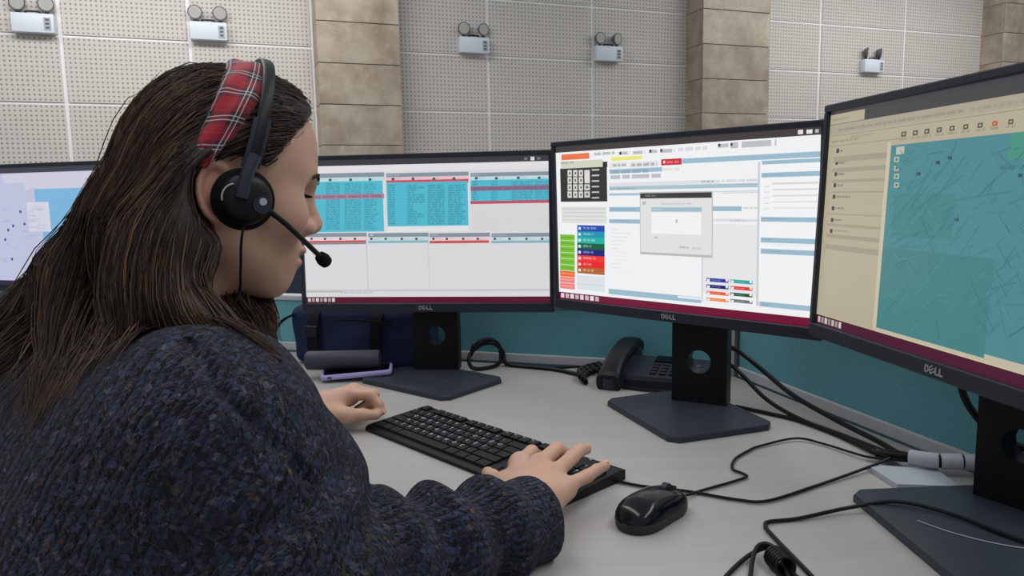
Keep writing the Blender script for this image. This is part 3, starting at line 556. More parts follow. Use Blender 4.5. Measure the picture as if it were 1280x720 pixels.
  (0,0.2596,0.0918,0.2638,0.4655,(205,203,207)),(0,0.5146,0.0901,0.5168,0.4603,(205,203,207)),(0,0.7648,0.0885,0.765,0.4551,(205,203,207)),(0,0.0026,0.0802,1,0.0935,(206,204,208)),
  (0,0.0024,0.0752,0.1467,0.0848,(190,188,190)),(0,0.1489,0.0682,0.1527,0.0821,(150,150,150)),(1,0.157,0.0675,0.2814,0.0786,(170,168,170)),
 ],
 'C': [
  (0,0,0,1,1,(244,246,247)),(0,0,0.962,1,1,(66,60,60)),(0,0,0,1,0.045,(112,10,50)),(0,0.93,0.97,0.945,0.992,(230,230,230)),(0,0.955,0.97,0.972,0.99,(235,235,235)),
  (0,0.98,0.972,0.99,0.989,(190,190,190)),(0,0.008,0.008,0.025,0.038,(225,215,220)),(0,0.032,0.008,0.049,0.038,(200,190,200)),(0,0.056,0.008,0.073,0.038,(235,225,225)),
  (0,0.08,0.008,0.097,0.038,(190,180,190)),(0,0.104,0.008,0.121,0.038,(225,215,220)),(0,0.128,0.008,0.145,0.038,(200,190,200)),(0,0.152,0.008,0.169,0.038,(235,225,225)),
  (0,0.176,0.008,0.193,0.038,(190,180,190)),(0,0.0276,0.912,0.1608,0.9485,(240,118,72)),(1,0.1827,0.929,0.2753,0.9465,(120,125,130)),(1,0.2969,0.9234,0.339,0.9419,(120,125,130)),
  (1,0.3522,0.9217,0.4006,0.9405,(120,125,130)),(1,0.4183,0.9226,0.4504,0.9416,(120,125,130)),(1,0.4627,0.92,0.5189,0.9409,(120,125,130)),(1,0.5307,0.9226,0.6385,0.9431,(190,190,195)),
  (1,0.6743,0.9288,0.7116,0.949,(120,125,130)),(1,0.7177,0.9214,0.8658,0.9527,(120,125,130)),(0,0.2943,0.9247,0.3034,0.9421,(60,60,60)),(0,0.4196,0.9264,0.4282,0.9432,(60,60,60)),
  (0,0.4627,0.926,0.4711,0.9427,(60,60,60)),(0,0.6764,0.9348,0.684,0.9504,(60,60,60)),(0,0.7178,0.934,0.7251,0.9494,(60,60,60)),(0,0.2588,0.8901,0.3903,0.9117,(238,238,120)),
  (0,0.5458,0.8536,0.9985,0.8813,(158,190,208)),(0,0.0237,0.8446,0.2222,0.9031,(214,214,196)),(1,0.0237,0.8866,0.0871,0.9031,(150,150,140)),(0,0.2213,0.8528,0.2417,0.8883,(40,40,40)),
  (0,0.0197,0.644,0.2393,0.8575,(48,47,46)),(0,0.0563,0.8065,0.0768,0.8472,(222,220,214)),(0,0.0637,0.8187,0.0709,0.8349,(90,88,85)),(0,0.0555,0.761,0.076,0.8016,(222,220,214)),
  (0,0.0629,0.7732,0.0701,0.7894,(90,88,85)),(0,0.0547,0.7154,0.0752,0.7559,(222,220,214)),(0,0.0621,0.7275,0.0693,0.7437,(90,88,85)),(0,0.0538,0.6696,0.0744,0.71,(222,220,214)),
  (0,0.0612,0.6817,0.0685,0.6978,(90,88,85)),(0,0.0834,0.8051,0.1037,0.8456,(222,220,214)),(0,0.0907,0.8172,0.0979,0.8333,(90,88,85)),(0,0.0827,0.76,0.1029,0.8003,(222,220,214)),
  (0,0.09,0.772,0.0972,0.7881,(90,88,85)),(0,0.0819,0.7146,0.1022,0.7548,(222,220,214)),(0,0.0892,0.7267,0.0964,0.7427,(90,88,85)),(0,0.0811,0.6692,0.1014,0.7093,(222,220,214)),
  (0,0.0884,0.6812,0.0956,0.6972,(90,88,85)),(0,0.1102,0.8038,0.1302,0.8439,(222,220,214)),(0,0.1174,0.8158,0.1245,0.8318,(90,88,85)),(0,0.1095,0.7589,0.1295,0.7989,(222,220,214)),
  (0,0.1167,0.7709,0.1238,0.7868,(90,88,85)),(0,0.1088,0.7139,0.1288,0.7538,(222,220,214)),(0,0.116,0.7258,0.1231,0.7418,(90,88,85)),(0,0.108,0.6687,0.1281,0.7086,(222,220,214)),
  (0,0.1152,0.6807,0.1224,0.6966,(90,88,85)),(0,0.1366,0.7596,0.1615,0.8423,(225,222,214)),(0,0.1352,0.7149,0.1609,0.7528,(214,212,208)),(0,0.1424,0.7268,0.1538,0.7428,(110,108,105)),
  (0,0.1346,0.6702,0.1602,0.7079,(214,212,208)),(0,0.1417,0.682,0.1531,0.6979,(110,108,105)),(0,0.1714,0.8362,0.2053,0.8459,(200,198,194)),(0,0.1709,0.8018,0.2048,0.8113,(200,198,194)),
  (0,0.1704,0.7674,0.2044,0.7766,(200,198,194)),(0,0.1699,0.7329,0.2039,0.7418,(200,198,194)),(0,0.1694,0.6983,0.2035,0.7069,(200,198,194)),(0,0.1689,0.6636,0.203,0.672,(200,198,194)),
  (0,0.2516,0.8471,0.3292,0.8804,(232,234,235)),(1,0.2652,0.8549,0.3227,0.87,(110,115,120)),(0,0.336,0.844,0.4574,0.8779,(232,234,235)),(1,0.3451,0.8499,0.4488,0.868,(110,115,120)),
  (0,0.4661,0.8485,0.5446,0.8841,(205,38,56)),(1,0.4866,0.8579,0.5341,0.8719,(245,200,205)),(0,0.4746,0.86,0.4818,0.8746,(250,240,240)),(0,0.2498,0.8146,0.4695,0.8391,(158,190,208)),
  (1,0.2579,0.8126,0.4151,0.8311,(120,150,168)),(1,0.2549,0.7795,0.4645,0.803,(120,125,130)),(1,0.472,0.8177,0.5364,0.8323,(215,195,195)),(0,0.2489,0.7369,0.6825,0.7579,(225,228,230)),
  (1,0.6165,0.7445,0.6608,0.7549,(130,130,135)),(1,0.6878,0.7431,0.8089,0.7567,(185,188,190)),(0,0.2486,0.7124,0.8111,0.7352,(172,198,210)),(1,0.254,0.7146,0.3634,0.7255,(130,150,160)),
  (0,0.2481,0.6791,0.3889,0.6934,(172,198,210)),(0,0.6609,0.6904,0.8112,0.6963,(200,215,222)),(1,0.6934,0.6829,0.8113,0.6866,(120,125,130)),(0,0.2472,0.5808,0.3807,0.6095,(158,190,208)),
  (1,0.2526,0.5908,0.3625,0.5999,(125,155,172)),(0,0.2463,0.5097,0.3802,0.5347,(158,190,208)),(1,0.2546,0.5196,0.3422,0.5272,(125,155,172)),(0,0.6545,0.5868,0.757,0.6124,(158,190,208)),
  (1,0.7622,0.5989,0.8119,0.6088,(170,172,175)),(0,0.6547,0.5303,0.8124,0.5452,(222,226,228)),(1,0.7154,0.53,0.778,0.5413,(190,192,195)),(0,0.6224,0.1231,0.8157,0.5157,(233,235,236)),
  (1,0.2567,0.4688,0.2882,0.4754,(190,192,194)),(1,0.2565,0.4475,0.3377,0.4517,(190,192,194)),(1,0.2562,0.4237,0.3255,0.428,(190,192,194)),(1,0.256,0.3997,0.3132,0.4042,(190,192,194)),
  (1,0.2557,0.3755,0.3009,0.3804,(190,192,194)),(1,0.2554,0.3511,0.2884,0.3566,(190,192,194)),(1,0.2552,0.3311,0.338,0.3327,(190,192,194)),(1,0.2549,0.3067,0.3258,0.3088,(190,192,194)),
  (1,0.2546,0.2822,0.3135,0.2848,(190,192,194)),(1,0.2544,0.2574,0.3011,0.2608,(190,192,194)),(1,0.2541,0.2324,0.2886,0.2368,(190,192,194)),(1,0.2538,0.2127,0.3384,0.2139,(190,192,194)),
  (1,0.2536,0.1886,0.3262,0.189,(190,192,194)),(1,0.2533,0.1638,0.3138,0.1645,(190,192,194)),(0,0.2385,0.0637,0.6172,0.0974,(158,190,208)),(0,0.528,0.0824,0.6173,0.0943,(236,242,246)),
  (0,0.6192,0.0726,0.623,0.3763,(196,204,208)),(0,0.8091,0.0814,0.818,0.8442,(205,210,214)),(0,0.816,0.1051,1,0.8469,(247,248,249)),(0,0.8219,0.8289,0.9986,0.8481,(158,190,208)),
  (1,0.826,0.8302,0.9212,0.8327,(140,165,180)),(0,0.8223,0.7954,0.9974,0.797,(240,246,250)),(0,0.8204,0.7619,0.9977,0.7859,(158,190,208)),(1,0.8265,0.7696,0.8844,0.776,(130,155,172)),
  (0,0.8561,0.7246,0.9914,0.7332,(214,216,218)),(1,0.8289,0.7112,0.8466,0.7182,(196,198,200)),(0,0.8564,0.6941,0.9918,0.7013,(214,216,218)),(1,0.8291,0.6825,0.8468,0.6893,(196,198,200)),
  (0,0.8567,0.6636,0.9922,0.6695,(214,216,218)),(1,0.8294,0.6537,0.8471,0.6604,(196,198,200)),(0,0.857,0.633,0.9926,0.6375,(214,216,218)),(1,0.8296,0.6248,0.8473,0.6314,(196,198,200)),
  (0,0.8573,0.6024,0.9931,0.6055,(214,216,218)),(1,0.8299,0.5959,0.8476,0.6023,(196,198,200)),(0,0.8203,0.5324,0.9954,0.5568,(158,190,208)),(1,0.8243,0.5454,0.9058,0.552,(130,155,170)),
  (0,0.8212,0.4228,0.9897,0.449,(158,190,208)),(1,0.8252,0.4363,0.8588,0.4427,(130,155,172)),(0,0.8214,0.4162,0.9867,0.4166,(205,222,230)),(1,0.8688,0.411,0.9722,0.4125,(150,170,180)),
  (0,0.8216,0.3635,0.9887,0.3899,(158,190,208)),(1,0.8297,0.3751,0.8885,0.3806,(130,155,172)),(0,0.8198,0.08,0.9814,0.1069,(158,190,208)),(1,0.826,0.0886,0.8521,0.0961,(120,145,160)),
  (0,0.0212,0.5056,0.2348,0.6118,(226,228,224)),(1,0.0272,0.5941,0.2275,0.6017,(170,172,168)),(1,0.0267,0.571,0.2272,0.5774,(170,172,168)),(1,0.0263,0.5479,0.227,0.553,(170,172,168)),
  (1,0.0258,0.5247,0.2267,0.5286,(170,172,168)),(0,0.0114,0.3925,0.084,0.43,(122,196,44)),(1,0.0174,0.4077,0.0761,0.4159,(90,120,50)),(0,0.0107,0.3525,0.0833,0.3901,(122,196,44)),
  (1,0.0167,0.3678,0.0755,0.376,(90,120,50)),(0,0.0099,0.3124,0.0826,0.35,(122,196,44)),(1,0.0159,0.3277,0.0748,0.336,(90,120,50)),(0,0.0091,0.2721,0.082,0.3099,(122,196,44)),
  (1,0.0151,0.2876,0.0741,0.2959,(90,120,50)),(0,0.0083,0.2318,0.0813,0.2696,(122,196,44)),(1,0.0144,0.2473,0.0734,0.2556,(90,120,50)),(0,0.0076,0.1913,0.0806,0.2293,(122,196,44)),
  (1,0.0136,0.207,0.0728,0.2153,(90,120,50)),(0,0.0068,0.1507,0.08,0.1888,(244,108,38)),(1,0.0128,0.1665,0.0721,0.1748,(255,220,210)),(0,0.006,0.11,0.0793,0.1482,(244,132,130)),
  (1,0.0121,0.1259,0.0714,0.1343,(255,220,210)),(0,0.0052,0.0692,0.0786,0.1075,(244,132,130)),(1,0.0113,0.0852,0.0707,0.0936,(255,220,210)),(0,0.097,0.4552,0.2249,0.4939,(30,72,178)),
  (1,0.1252,0.4689,0.1907,0.4828,(235,240,245)),(0,0.1029,0.4645,0.1145,0.4821,(225,235,240)),(0,0.0964,0.4164,0.2245,0.4552,(24,150,178)),(1,0.1246,0.4304,0.1715,0.4443,(235,240,245)),
  (0,0.1022,0.4261,0.1139,0.4436,(225,235,240)),(0,0.0958,0.3775,0.224,0.4164,(30,178,168)),(1,0.124,0.3917,0.1811,0.4058,(235,240,245)),(0,0.1016,0.3876,0.1133,0.405,(225,235,240)),
  (0,0.0951,0.3384,0.2236,0.3775,(16,92,66)),(1,0.1234,0.353,0.1617,0.3671,(235,240,245)),(0,0.101,0.3489,0.1127,0.3663,(225,235,240)),(0,0.0945,0.2993,0.2231,0.3384,(24,28,120)),
  (1,0.1228,0.3142,0.1714,0.3283,(235,240,245)),(0,0.1003,0.3102,0.1121,0.3275,(225,235,240)),(0,0.0938,0.2601,0.2227,0.2993,(244,50,48)),(1,0.1222,0.2753,0.181,0.2894,(235,240,245)),
  (0,0.0997,0.2714,0.1115,0.2886,(225,235,240)),(0,0.0932,0.2207,0.2222,0.2601,(236,30,32)),(1,0.1216,0.2363,0.1615,0.2505,(235,240,245)),(0,0.0991,0.2325,0.1108,0.2496,(225,235,240)),
  (0,0.0926,0.1813,0.2217,0.2207,(178,100,38)),(1,0.121,0.1972,0.1712,0.2114,(235,240,245)),(0,0.0984,0.1934,0.1102,0.2105,(225,235,240)),(0,0.0902,0.0732,0.2212,0.1676,(222,230,234)),
  (1,0.0988,0.142,0.2021,0.1423,(110,125,135)),(0,0.0892,0.109,0.2216,0.1122,(196,210,218)),(0,0.6364,0.1926,0.7148,0.2127,(44,52,160)),(1,0.6544,0.1996,0.6876,0.2043,(220,225,235)),
  (0,0.6387,0.1896,0.6488,0.2077,(235,235,240)),(0,0.705,0.1992,0.7126,0.2121,(245,245,245)),(0,0.6365,0.1563,0.7149,0.1757,(22,26,110)),(1,0.6545,0.1631,0.6877,0.1675,(220,225,235)),
  (0,0.6388,0.1526,0.6489,0.1707,(235,235,240)),(0,0.7051,0.163,0.7127,0.1758,(245,245,245)),(0,0.6366,0.12,0.7151,0.1386,(246,92,52)),(1,0.6546,0.1265,0.6878,0.1305,(220,225,235)),
  (0,0.6388,0.1156,0.649,0.1336,(235,235,240)),(0,0.7053,0.1266,0.7129,0.1394,(245,245,245)),(0,0.6366,0.0836,0.7153,0.1014,(246,142,62)),(1,0.6547,0.0898,0.688,0.0935,(220,225,235)),
  (0,0.6389,0.0784,0.6491,0.0964,(235,235,240)),(0,0.7054,0.0902,0.7131,0.1029,(245,245,245)),(0,0.7211,0.1943,0.7957,0.214,(44,168,160)),(1,0.7382,0.2012,0.7698,0.2058,(220,225,235)),
  (0,0.7233,0.1914,0.733,0.2091,(235,235,240)),(0,0.7863,0.2008,0.7936,0.2133,(245,245,245)),(0,0.7213,0.1589,0.796,0.1779,(230,52,48)),(1,0.7384,0.1655,0.7701,0.1698,(220,225,235)),
  (0,0.7235,0.1554,0.7332,0.173,(235,235,240)),(0,0.7866,0.1654,0.7939,0.1779,(245,245,245)),(0,0.7215,0.1235,0.7962,0.1417,(16,84,56)),(1,0.7386,0.1298,0.7703,0.1338,(220,225,235)),
  (0,0.7236,0.1193,0.7334,0.1368,(235,235,240)),(0,0.7868,0.13,0.7941,0.1424,(245,245,245)),(0,0.7216,0.088,0.7965,0.1054,(110,116,118)),(1,0.7388,0.0941,0.7705,0.0977,(220,225,235)),
  (0,0.7238,0.083,0.7335,0.1005,(235,235,240)),(0,0.7871,0.0944,0.7944,0.1069,(245,245,245)),(0,0.3788,0.3269,0.6586,0.6977,(188,190,190)),(0,0.3813,0.3405,0.6552,0.6903,(228,229,228)),
  (0,0.3813,0.66,0.6544,0.6903,(58,58,56)),(1,0.4016,0.6707,0.4468,0.6807,(190,190,188)),(0,0.3899,0.624,0.4038,0.6424,(190,190,188)),(1,0.4639,0.623,0.5826,0.6326,(178,180,180)),
  (0,0.4265,0.5831,0.619,0.6074,(162,192,208)),(1,0.4315,0.5912,0.4662,0.6002,(235,240,244)),(0,0.4263,0.453,0.6169,0.5783,(247,247,246)),(0,0.5217,0.5168,0.5288,0.5381,(190,192,192)),
  (0,0.4381,0.4272,0.4506,0.434,(170,170,170)),(1,0.5357,0.373,0.571,0.385,(150,150,150)),(1,0.5826,0.3708,0.617,0.3809,(175,175,175)),
 ],
 'D': [
  (0,0,0,1,1,(186,176,150)),(0,0,0.935,1,1,(66,64,68)),(0,0,0.94,0.155,0.985,(186,176,150)),(0,0,0.895,1,0.938,(176,168,148)),(1,0.012,0.955,0.09,0.965,(140,134,118)),
  (1,0.04,0.905,0.5,0.917,(130,126,116)),(1,0.52,0.905,0.95,0.917,(150,144,130)),(0,0,0.885,1,0.888,(150,144,130)),(0,0,0.838,0.3,0.842,(158,150,132)),
  (1,0.015,0.855,0.14,0.866,(130,124,112)),(1,0.1,0.868,0.2,0.878,(150,144,130)),(0,0.3054,0.8452,0.3234,0.8648,(88,84,76)),(0,0.3105,0.8509,0.3185,0.859,(186,176,150)),
  (1,0.2989,0.8311,0.3327,0.8415,(140,134,118)),(0,0.3462,0.8447,0.3634,0.8638,(88,84,76)),(0,0.351,0.8502,0.3586,0.8582,(186,176,150)),(1,0.3399,0.8309,0.3722,0.841,(140,134,118)),
  (0,0.385,0.8451,0.4014,0.8638,(88,84,76)),(0,0.3896,0.8506,0.3969,0.8583,(186,176,150)),(1,0.3791,0.8316,0.4099,0.8416,(140,134,118)),(0,0.4245,0.8452,0.4402,0.8634,(88,84,76)),
  (0,0.4289,0.8505,0.4358,0.8581,(186,176,150)),(1,0.4189,0.832,0.4482,0.8417,(140,134,118)),(0,0.4637,0.8451,0.4787,0.8628,(88,84,76)),(0,0.4679,0.8502,0.4745,0.8576,(186,176,150)),
  (1,0.4584,0.8322,0.4864,0.8417,(140,134,118)),(0,0.5032,0.8446,0.5175,0.8619,(88,84,76)),(0,0.5072,0.8496,0.5136,0.8568,(186,176,150)),(1,0.4982,0.832,0.5249,0.8413,(140,134,118)),
  (0,0.543,0.8438,0.5566,0.8607,(88,84,76)),(0,0.5468,0.8487,0.5528,0.8557,(186,176,150)),(1,0.5383,0.8316,0.5636,0.8406,(140,134,118)),(0,0.5813,0.8438,0.5942,0.8603,(186,92,58)),
  (0,0.5849,0.8486,0.5906,0.8554,(210,140,100)),(1,0.5769,0.8319,0.6009,0.8407,(140,120,104)),(0,0.6209,0.8433,0.6331,0.8593,(88,84,76)),(0,0.6243,0.848,0.6297,0.8546,(186,176,150)),
  (1,0.6167,0.8317,0.6395,0.8403,(140,134,118)),(0,0.68,0.842,0.694,0.878,(96,92,84)),(1,0.675,0.826,0.7,0.834,(140,134,118)),(0,0.71,0.842,0.724,0.878,(96,92,84)),
  (1,0.705,0.826,0.73,0.834,(140,134,118)),(0,0.74,0.842,0.754,0.878,(96,92,84)),(1,0.735,0.826,0.76,0.834,(140,134,118)),(0,0.77,0.842,0.784,0.878,(96,92,84)),
  (1,0.765,0.826,0.79,0.834,(140,134,118)),(0,0.8,0.842,0.814,0.878,(96,92,84)),(1,0.795,0.826,0.82,0.834,(140,134,118)),(0,0.83,0.842,0.844,0.878,(96,92,84)),
  (1,0.825,0.826,0.85,0.834,(140,134,118)),(0,0.86,0.842,0.874,0.878,(96,92,84)),(1,0.855,0.826,0.88,0.834,(140,134,118)),(0,0.89,0.842,0.904,0.878,(96,92,84)),
  (1,0.885,0.826,0.91,0.834,(140,134,118)),(0,0.92,0.842,0.934,0.878,(96,92,84)),(1,0.915,0.826,0.94,0.834,(140,134,118)),(0,0.95,0.842,0.964,0.878,(96,92,84)),
  (1,0.945,0.826,0.97,0.834,(140,134,118)),(0,0.0391,0.8069,0.0517,0.8268,(60,58,54)),(1,0.0555,0.8099,0.0684,0.8204,(84,80,72)),(0,0.0388,0.7535,0.0515,0.7731,(60,58,54)),
  (1,0.0553,0.7555,0.0874,0.7672,(84,80,72)),(0,0.0385,0.7011,0.0511,0.7205,(60,58,54)),(1,0.055,0.7042,0.0848,0.7149,(84,80,72)),(0,0.038,0.6496,0.0507,0.6688,(60,58,54)),
  (1,0.0545,0.6536,0.082,0.6636,(84,80,72)),(0,0.0377,0.5968,0.0504,0.6156,(60,58,54)),(1,0.0542,0.6018,0.1195,0.6109,(84,80,72)),(0,0.0373,0.5437,0.05,0.5623,(60,58,54)),
  (1,0.0539,0.5498,0.0935,0.558,(84,80,72)),(0,0.037,0.4893,0.0498,0.5076,(60,58,54)),(1,0.0536,0.4964,0.0909,0.5037,(84,80,72)),(0,0.0365,0.4381,0.0492,0.4562,(60,58,54)),
  (1,0.0531,0.4487,0.1188,0.4527,(84,80,72)),(0,0.027,0.7652,0.2666,0.7906,(166,157,136)),(0,0.0261,0.7185,0.2653,0.7377,(166,157,136)),(0,0.0252,0.6716,0.264,0.6845,(166,157,136)),
  (0,0.0243,0.6245,0.2627,0.6311,(166,157,136)),(0,0.0234,0.5771,0.2614,0.5775,(166,157,136)),(0,0.0225,0.5236,0.2601,0.5295,(166,157,136)),(0,0.0216,0.4695,0.2587,0.4816,(166,157,136)),
  (0,0.0207,0.4151,0.2574,0.4335,(166,157,136)),(0,0.0197,0.3605,0.2561,0.3851,(166,157,136)),(0,0.272,0.045,1,0.815,(76,139,146)),(0,0.258,0.045,0.272,0.83,(206,196,170)),
  (0,0,0.042,1,0.05,(206,196,170)),(0,0.272,0.05,1,0.075,(200,190,166)),(0,0,0,1,0.043,(74,6,40)),(0,0.63,0.73,0.9,0.815,(70,150,128)),(0,0,0.0445,0.27,0.05,(186,176,150)),
  (0,0.01,0.008,0.022,0.036,(200,190,180)),(0,0.027,0.008,0.039,0.036,(160,150,150)),(0,0.044,0.008,0.056,0.036,(215,205,195)),(0,0.061,0.008,0.073,0.036,(150,140,140)),
  (0,0.078,0.008,0.09,0.036,(200,190,180)),(0,0.095,0.008,0.107,0.036,(160,150,150)),(0,0.112,0.008,0.124,0.036,(215,205,195)),(0,0.2922,0.7765,0.3214,0.8068,(196,196,176)),
  (0,0.2866,0.7456,0.3053,0.7675,(176,186,170)),(0,0.2929,0.7522,0.2992,0.7608,(70,90,90)),(0,0.2893,0.7108,0.308,0.7324,(176,186,170)),(0,0.2955,0.7173,0.3019,0.7259,(70,90,90)),
  (0,0.2919,0.6782,0.3105,0.6995,(176,186,170)),(0,0.2981,0.6845,0.3044,0.693,(70,90,90)),(0,0.2946,0.6435,0.3132,0.6644,(176,186,170)),(0,0.3008,0.6497,0.3071,0.6581,(70,90,90)),
  (0,0.4659,0.7413,0.479,0.7535,(38,76,82)),(0,0.4307,0.7274,0.4444,0.7397,(38,76,82)),(0,0.37,0.6889,0.3848,0.7014,(38,76,82)),(0,0.6575,0.6708,0.6678,0.681,(38,76,82)),
  (0,0.5026,0.5209,0.5153,0.5312,(38,76,82)),(0,0.3826,0.3775,0.397,0.3908,(38,78,82)),(0,0.4553,0.2264,0.4686,0.238,(38,78,82)),(0,0.4561,0.2358,0.4694,0.2475,(38,78,82)),
  (1,0.6108,0.6958,0.6811,0.7102,(54,96,100)),(0,0.272,0.06,0.62,0.4,(68,132,134)),(0,0.3,0.45,0.5,0.62,(69,134,136)),
 ],
}
# ------------------------------------------------------------------ monitors
MW, MH, AW, AH, AB = .538, .3293, .521, .300, .0195
def display_mesh(rects, tilt_y, extra=None):
    """flat screen picture: coloured rectangles, later ones a hair in front of those they cover"""
    V, F, C = [], [], []; placed = []; seen = []
    rg = random.Random(11)
    def quad(p4, lay, col):
        k = len(V); y = tilt_y-.00006*lay
        for x, z in p4: V.append((x, y, z))
        F.append((k, k+1, k+2, k+3)); C.extend([lin(col)+(1,)]*4)
    def XY(u, v): return ((u-.5)*AW, AB+v*AH)
    for kind, a, b, c, d, col in rects:
        if c-a < 1e-5 or d-b < 1e-5: continue
        lay = 1+max([l for (A, B, C2, D, l) in placed if a < C2-1e-6 and c > A+1e-6 and b < D-1e-6 and d > B+1e-6], default=0)
        placed.append((a, b, c, d, lay))
        segs = []
        if kind:
            bg = next((e for e in reversed(seen) if e[0] <= (a+c)/2 <= e[2] and e[1] <= (b+d)/2 <= e[3]), None)
            if bg: col = tuple(.42*p+.58*q for p, q in zip(col, bg[4]))
            x = a; hgt = d-b
            while x < c-1e-4:
                wd = min(c-x, (.6+1.9*rg.random())*max(hgt, .008)*.56*2.2); segs.append((x, x+wd)); x += wd+hgt*.35
        else: segs = [(a, c)]; seen.append((a, b, c, d, col))
        for s0, s1 in segs: quad([XY(s0, b), XY(s1, b), XY(s1, d), XY(s0, d)], lay, col)
    if extra:
        for p4, lay, col in extra: quad([XY(*q) for q in p4], lay, col)
    me = mesh_from(V, F); ca = me.color_attributes.new('ink', 'FLOAT_COLOR', 'CORNER')
    ca.data.foreach_set('color', np.array(C, np.float32).ravel()); return me
def logo_mesh(mb, x, y, z, h):
    """the four letters of the maker's mark, the E turned on its corner"""
    def bar(p, q, wd):
        p, q = Vector((p[0], 0, p[1])), Vector((q[0], 0, q[1])); d = q-p; m = (p+q)/2; ang = math.atan2(d.z, d.x)
        mb.box((x+m.x*h, y, z+m.z*h), ((d.length+wd)*h, .0012, wd*h), 0, Matrix.Rotation(-ang, 3, 'Y'))
    W = .2
    for p, q in (((0, .1), (0, .9)), ((0, .9), (.35, .9)), ((.35, .9), (.6, .65)), ((.6, .65), (.6, .35)), ((.6, .35), (.35, .1)), ((.35, .1), (0, .1))): bar((p[0]-1.6, p[1]), (q[0]-1.6, q[1]), W)
    ca, sa = math.cos(.6), math.sin(.6)
    def e(px, pz): return (-.42+px*ca-pz*sa, .5+px*sa+pz*ca)
    bar(e(-.32, -.4), e(-.32, .4), W)
    for k in (-.4, 0, .4): bar(e(-.32, k), e(.36, k), W*.85)
    for x0 in (.38, 1.15): bar((x0, .9), (x0, .1), W); bar((x0, .1), (x0+.5, .1), W)
def holed_column(w, d, z0, z1, hz, hr, n=32):
    """upright with a round cable hole through it"""
    hw = w/2; outer = []; inner = []
    for k in range(n):
        a = 2*pi*k/n; c, s = math.cos(a), math.sin(a); inner.append((c*hr, hz+s*hr))
        sx = hw*1.0/max(abs(c), 1e-6); sz = hw/max(abs(s), 1e-6); t = min(sx, sz); outer.append((c*t, hz+s*t))
    V, F = [], []
    for y in (-d/2, d/2):
        V += [(x, y, z) for x, z in inner]+[(x, y, z) for x, z in outer]
    for k in range(n):
        j = (k+1) % n
        F += [(k, j, n+j, n+k), (3*n+k, 3*n+j, 2*n+j, 2*n+k), (k, 2*n+k, 2*n+j, j), (n+j, 3*n+j, 3*n+k, n+k)]
    mb = MB(); me = mesh_from(V, F); mb.bm.from_mesh(me)
    lo, hi = hz-hw, hz+hw
    mb.box((0, 0, (z0+lo)/2), (w, d, lo-z0)); mb.box((0, 0, (hi+z1)/2), (w, d, z1-hi)); return mb
def monitor(label, x, y, zb, yaw, tilt, screen, strength, base, col, extra=None, mark=True):
    t = thing('computer_monitor', label, 'monitor', (x, y, DT), yaw, 'computer monitors on the desk')
    T4 = Matrix.Translation((0, 0, zb)) @ Matrix.Rotation(-tilt, 4, 'X')
    mb = MB(); mb.box((0, .018, MH/2), (MW, .022, MH), .004); mb.box((0, .036, MH/2), (MW*.62, .026, MH*.7), .012); mb.xform(T4); mb.put('housing', 'black_plastic', t, smooth=True)
    mb = MB(); s = (MW-AW)/2; tp = MH-AB-AH
    mb.box((0, .005, AB/2), (MW, .012, AB), .0015, seg=1); mb.box((0, .005, MH-tp/2), (MW, .012, tp), .0015, seg=1)
    for k in (-1, 1): mb.box((k*(MW-s)/2, .005, AB+AH/2), (s, .012, AH), .0015, seg=1)
    mb.xform(T4); bz = mb.put('bezel', 'dark_plastic', t)
    me = display_mesh(screen, .0055, extra); me.transform(T4); link('display', me, m_screen('lit_display_'+label.split()[0], strength), t)
    if mark:
        mb = MB(); logo_mesh(mb, 0, -.0014, .0055, .0085); mb.xform(T4); mb.put('logo', 'silver', bz)
    mb = MB(); mb.box((.262, .005, .010), (.006, .013, .004), .001, seg=1); mb.xform(T4); mb.put('power_button', 'mouse_side', bz)
    # stand
    R = Matrix.Rotation(-yaw, 2); loc = lambda p: R @ (Vector(p)-Vector((x, y)))
    c = sum((Vector(p) for p in base), Vector((0, 0)))/4
    pts = []
    for k in range(4):
        a, b, q = Vector(base[k]), Vector(base[k-1]), Vector(base[(k+1) % 4])
        pts += [a+(b-a).normalized()*.014, a+(q-a).normalized()*.014]
    lp = [loc(p) for p in pts]
    mb = MB(); lo = [Vector((p.x, p.y, .0005)) for p in lp]; cc = loc(c); ins = [Vector((cc.x+(p.x-cc.x)*.99, cc.y+(p.y-cc.y)*.99, .010)) for p in lp]; mid = [Vector((p.x, p.y, .0075)) for p in lp]
    mb.loft([[tuple(v) for v in lo], [tuple(v) for v in mid], [tuple(v) for v in ins]]); mb.put('base_plate', 'stand_plate', t)
    cx, cy, cyaw = col; L = loc((cx, cy)); ztop = zb+MH*.62
    mb = holed_column(.098, .034, .009, ztop, .085, .021); mb.put('column', 'black_plastic', t, (L.x, L.y, 0), (0, 0, cyaw-yaw))
    mb = MB(); nd = max(L.y-.034, .01); mb.box((L.x, .034+nd/2, zb+MH*.5), (.09, nd, .10), .004); mb.put('neck', 'black_plastic', t)
    return t
def map_streets():
    rg = random.Random(4); out = []
    for k in range(420):
        u = .28+rg.random()**1.1*.72; v = .08+rg.random()*.72; a = rg.choice([.75, .75, .62, .9, 2.3, 2.25, .3]) + rg.gauss(0, .12); L = rg.uniform(.006, .030) if rg.random() < .85 else rg.uniform(.04, .09); wv = .0010 if rg.random() < .8 else .0018
        dx, dy = math.cos(a)*L, math.sin(a)*L*1.74; nx, ny = -math.sin(a)*wv, math.cos(a)*wv*1.74
        q = [(u-dx-nx, v-dy-ny), (u+dx-nx, v+dy-ny), (u+dx+nx, v+dy+ny), (u-dx+nx, v-dy+ny)]
        if all(.272 < s < 1 and .08 < r < .81 for s, r in q):
            out.append((q, 9, rg.choice([(66, 127, 135), (70, 131, 139), (61, 120, 128), (82, 145, 151), (66, 127, 134)])))
    return out
